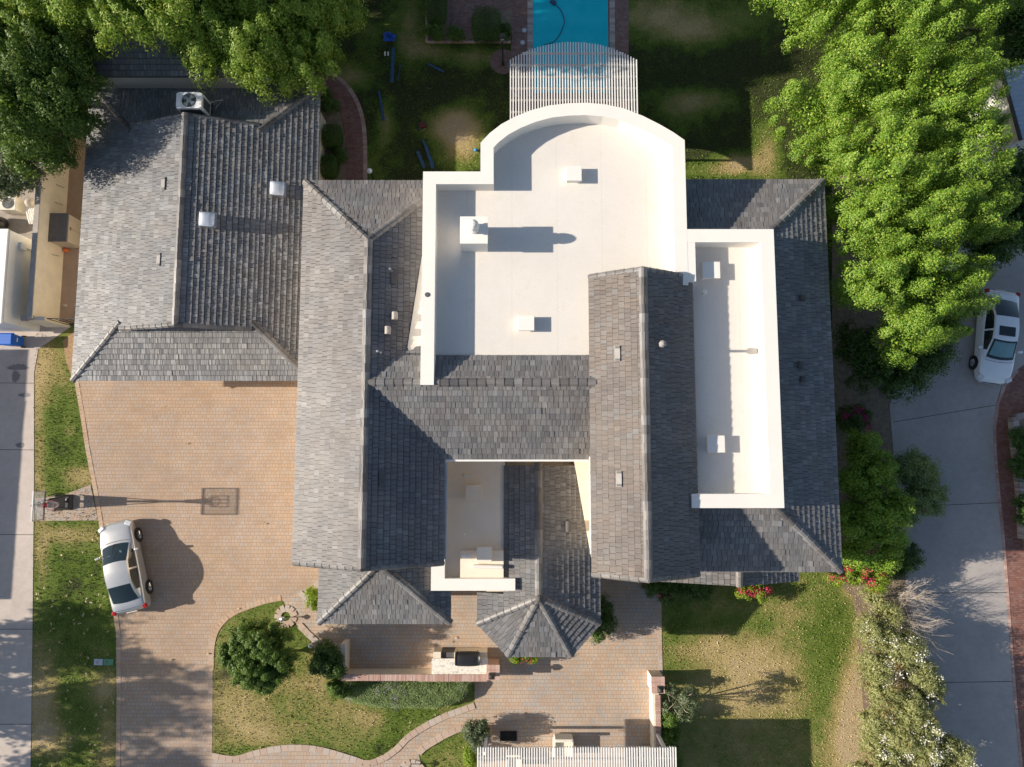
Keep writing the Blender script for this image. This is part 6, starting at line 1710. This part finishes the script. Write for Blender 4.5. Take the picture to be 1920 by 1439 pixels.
    part('side_window', groups['side_l'], M['glass']); part('side_window', groups['side_r'], M['glass'])
    if shade:
        fr = [f for f in groups['windshield']]; used = sorted({i for f in fr for i in f}); mb = MB(); mp = {u: n for n, u in enumerate(used)}
        cy = sum(allv[u][1] for u in used)/len(used)
        mb.add([(allv[u][0]*.86, cy+(allv[u][1]-cy)*.76, allv[u][2]*.0+ (allv[u][2]-1.18)*.76+1.18+.034) for u in used], [tuple(mp[i] for i in f) for f in fr]); mb.build('sunshade', M['teal'], ws, smooth=True)
    else:
        # glare on the windshield, painted as two small teal patches
        mb = MB(); mb.obox((.34*kx,.72*ky,1.20*kz),(.09,.30,.006),.25,0,.46); mb.build('glare_patch', M['teal'], ws); mb = MB(); mb.obox((-.30*kx,.66*ky,1.225*kz),(.16,.10,.006),.1,0,.46); mb.build('glare_patch', M['teal'], ws)
    if sunroof:
        mb = MB(); mb.box(-.40*kx,.40*kx,-.38*ky,.10*ky,1.44*kz,1.462*kz+.006); mb.build('sunroof', M['glass'], o, bevel=.03)
    for s in (-1,1):
        mb = MB(); mb.obox((s*.70*kx,2.16*ky,.725*kz),(.32,.22,.10),s*-.55,0,-.35); mb.build('headlight', M['lens'], o, bevel=.03)
        mb = MB(); mb.obox((s*.78*kx,-2.24*ky,.86*kz),(.20,.20,.15),s*.35); mb.build('taillight', M['redlens'], o, bevel=.03)
        mb = MB(); mb.obox((s*1.0*kx,.72*ky,1.0*kz),(.22,.12,.13),s*-.15); mb.build('mirror', M[paint], o, bevel=.03)
        for yy in (.0,-.85):
            mb = MB(); mb.box(s*.905*kx-.012, s*.905*kx+.012, yy*ky-.09, yy*ky+.09, .80*kz, .83*kz); mb.build('door_handle', M[paint], o)
    # panel lines: hood, boot and door seams, thin dark strips laid on the skin
    mb = MB()
    for y in (1.27,): mb.tube([(x*kx,(y+.10*(1-(x/.8)**2))*ky,(.962-.02*abs(x))*kz+.004) for x in (-.72,-.5,-.25,0,.25,.5,.72)], .008, 4)
    mb.build('hood_seam', M['black'], o)
    mb = MB(); mb.tube([(x*kx,(-2.14-.05*(1-(x/.8)**2))*ky,1.005*kz) for x in (-.7,-.4,0,.4,.7)], .008, 4); mb.build('boot_seam', M['black'], o)
    mb = MB(); mb.box(-.42*kx,.42*kx,2.34*ky,2.385*ky,.36*kz,.52*kz); mb.build('grille', M['black'], o, bevel=.02)
    mb = MB(); mb.box(-.26,.26,-2.40*ky,-2.37*ky,.62*kz,.74*kz); mb.build('number_plate', M['white'], o)
    c0 = P(px, py, .75)
    o.location = (c0.x, c0.y, .012); o.rotation_euler = (0,0,heading)
    return o
# silver saloon on the paved drive: bonnet to the top of the picture, leaning left
a, b = P(214,984,.62), P(240,1146,.9); d_ = a-b
car('dusty silver saloon parked on the paved drive beside the west lawn', 230, 1063, math.atan2(-d_.x, d_.y), 'silver', 4.5, 1.78)
a, b = P(1866,722,.62), P(1886,540,.9); d_ = a-b
car('white saloon with sunroof and teal windscreen shade parked on the shaded east driveway', 1871, 631, math.atan2(-d_.x, d_.y), 'carwhite', 4.85, 1.84, True, True)
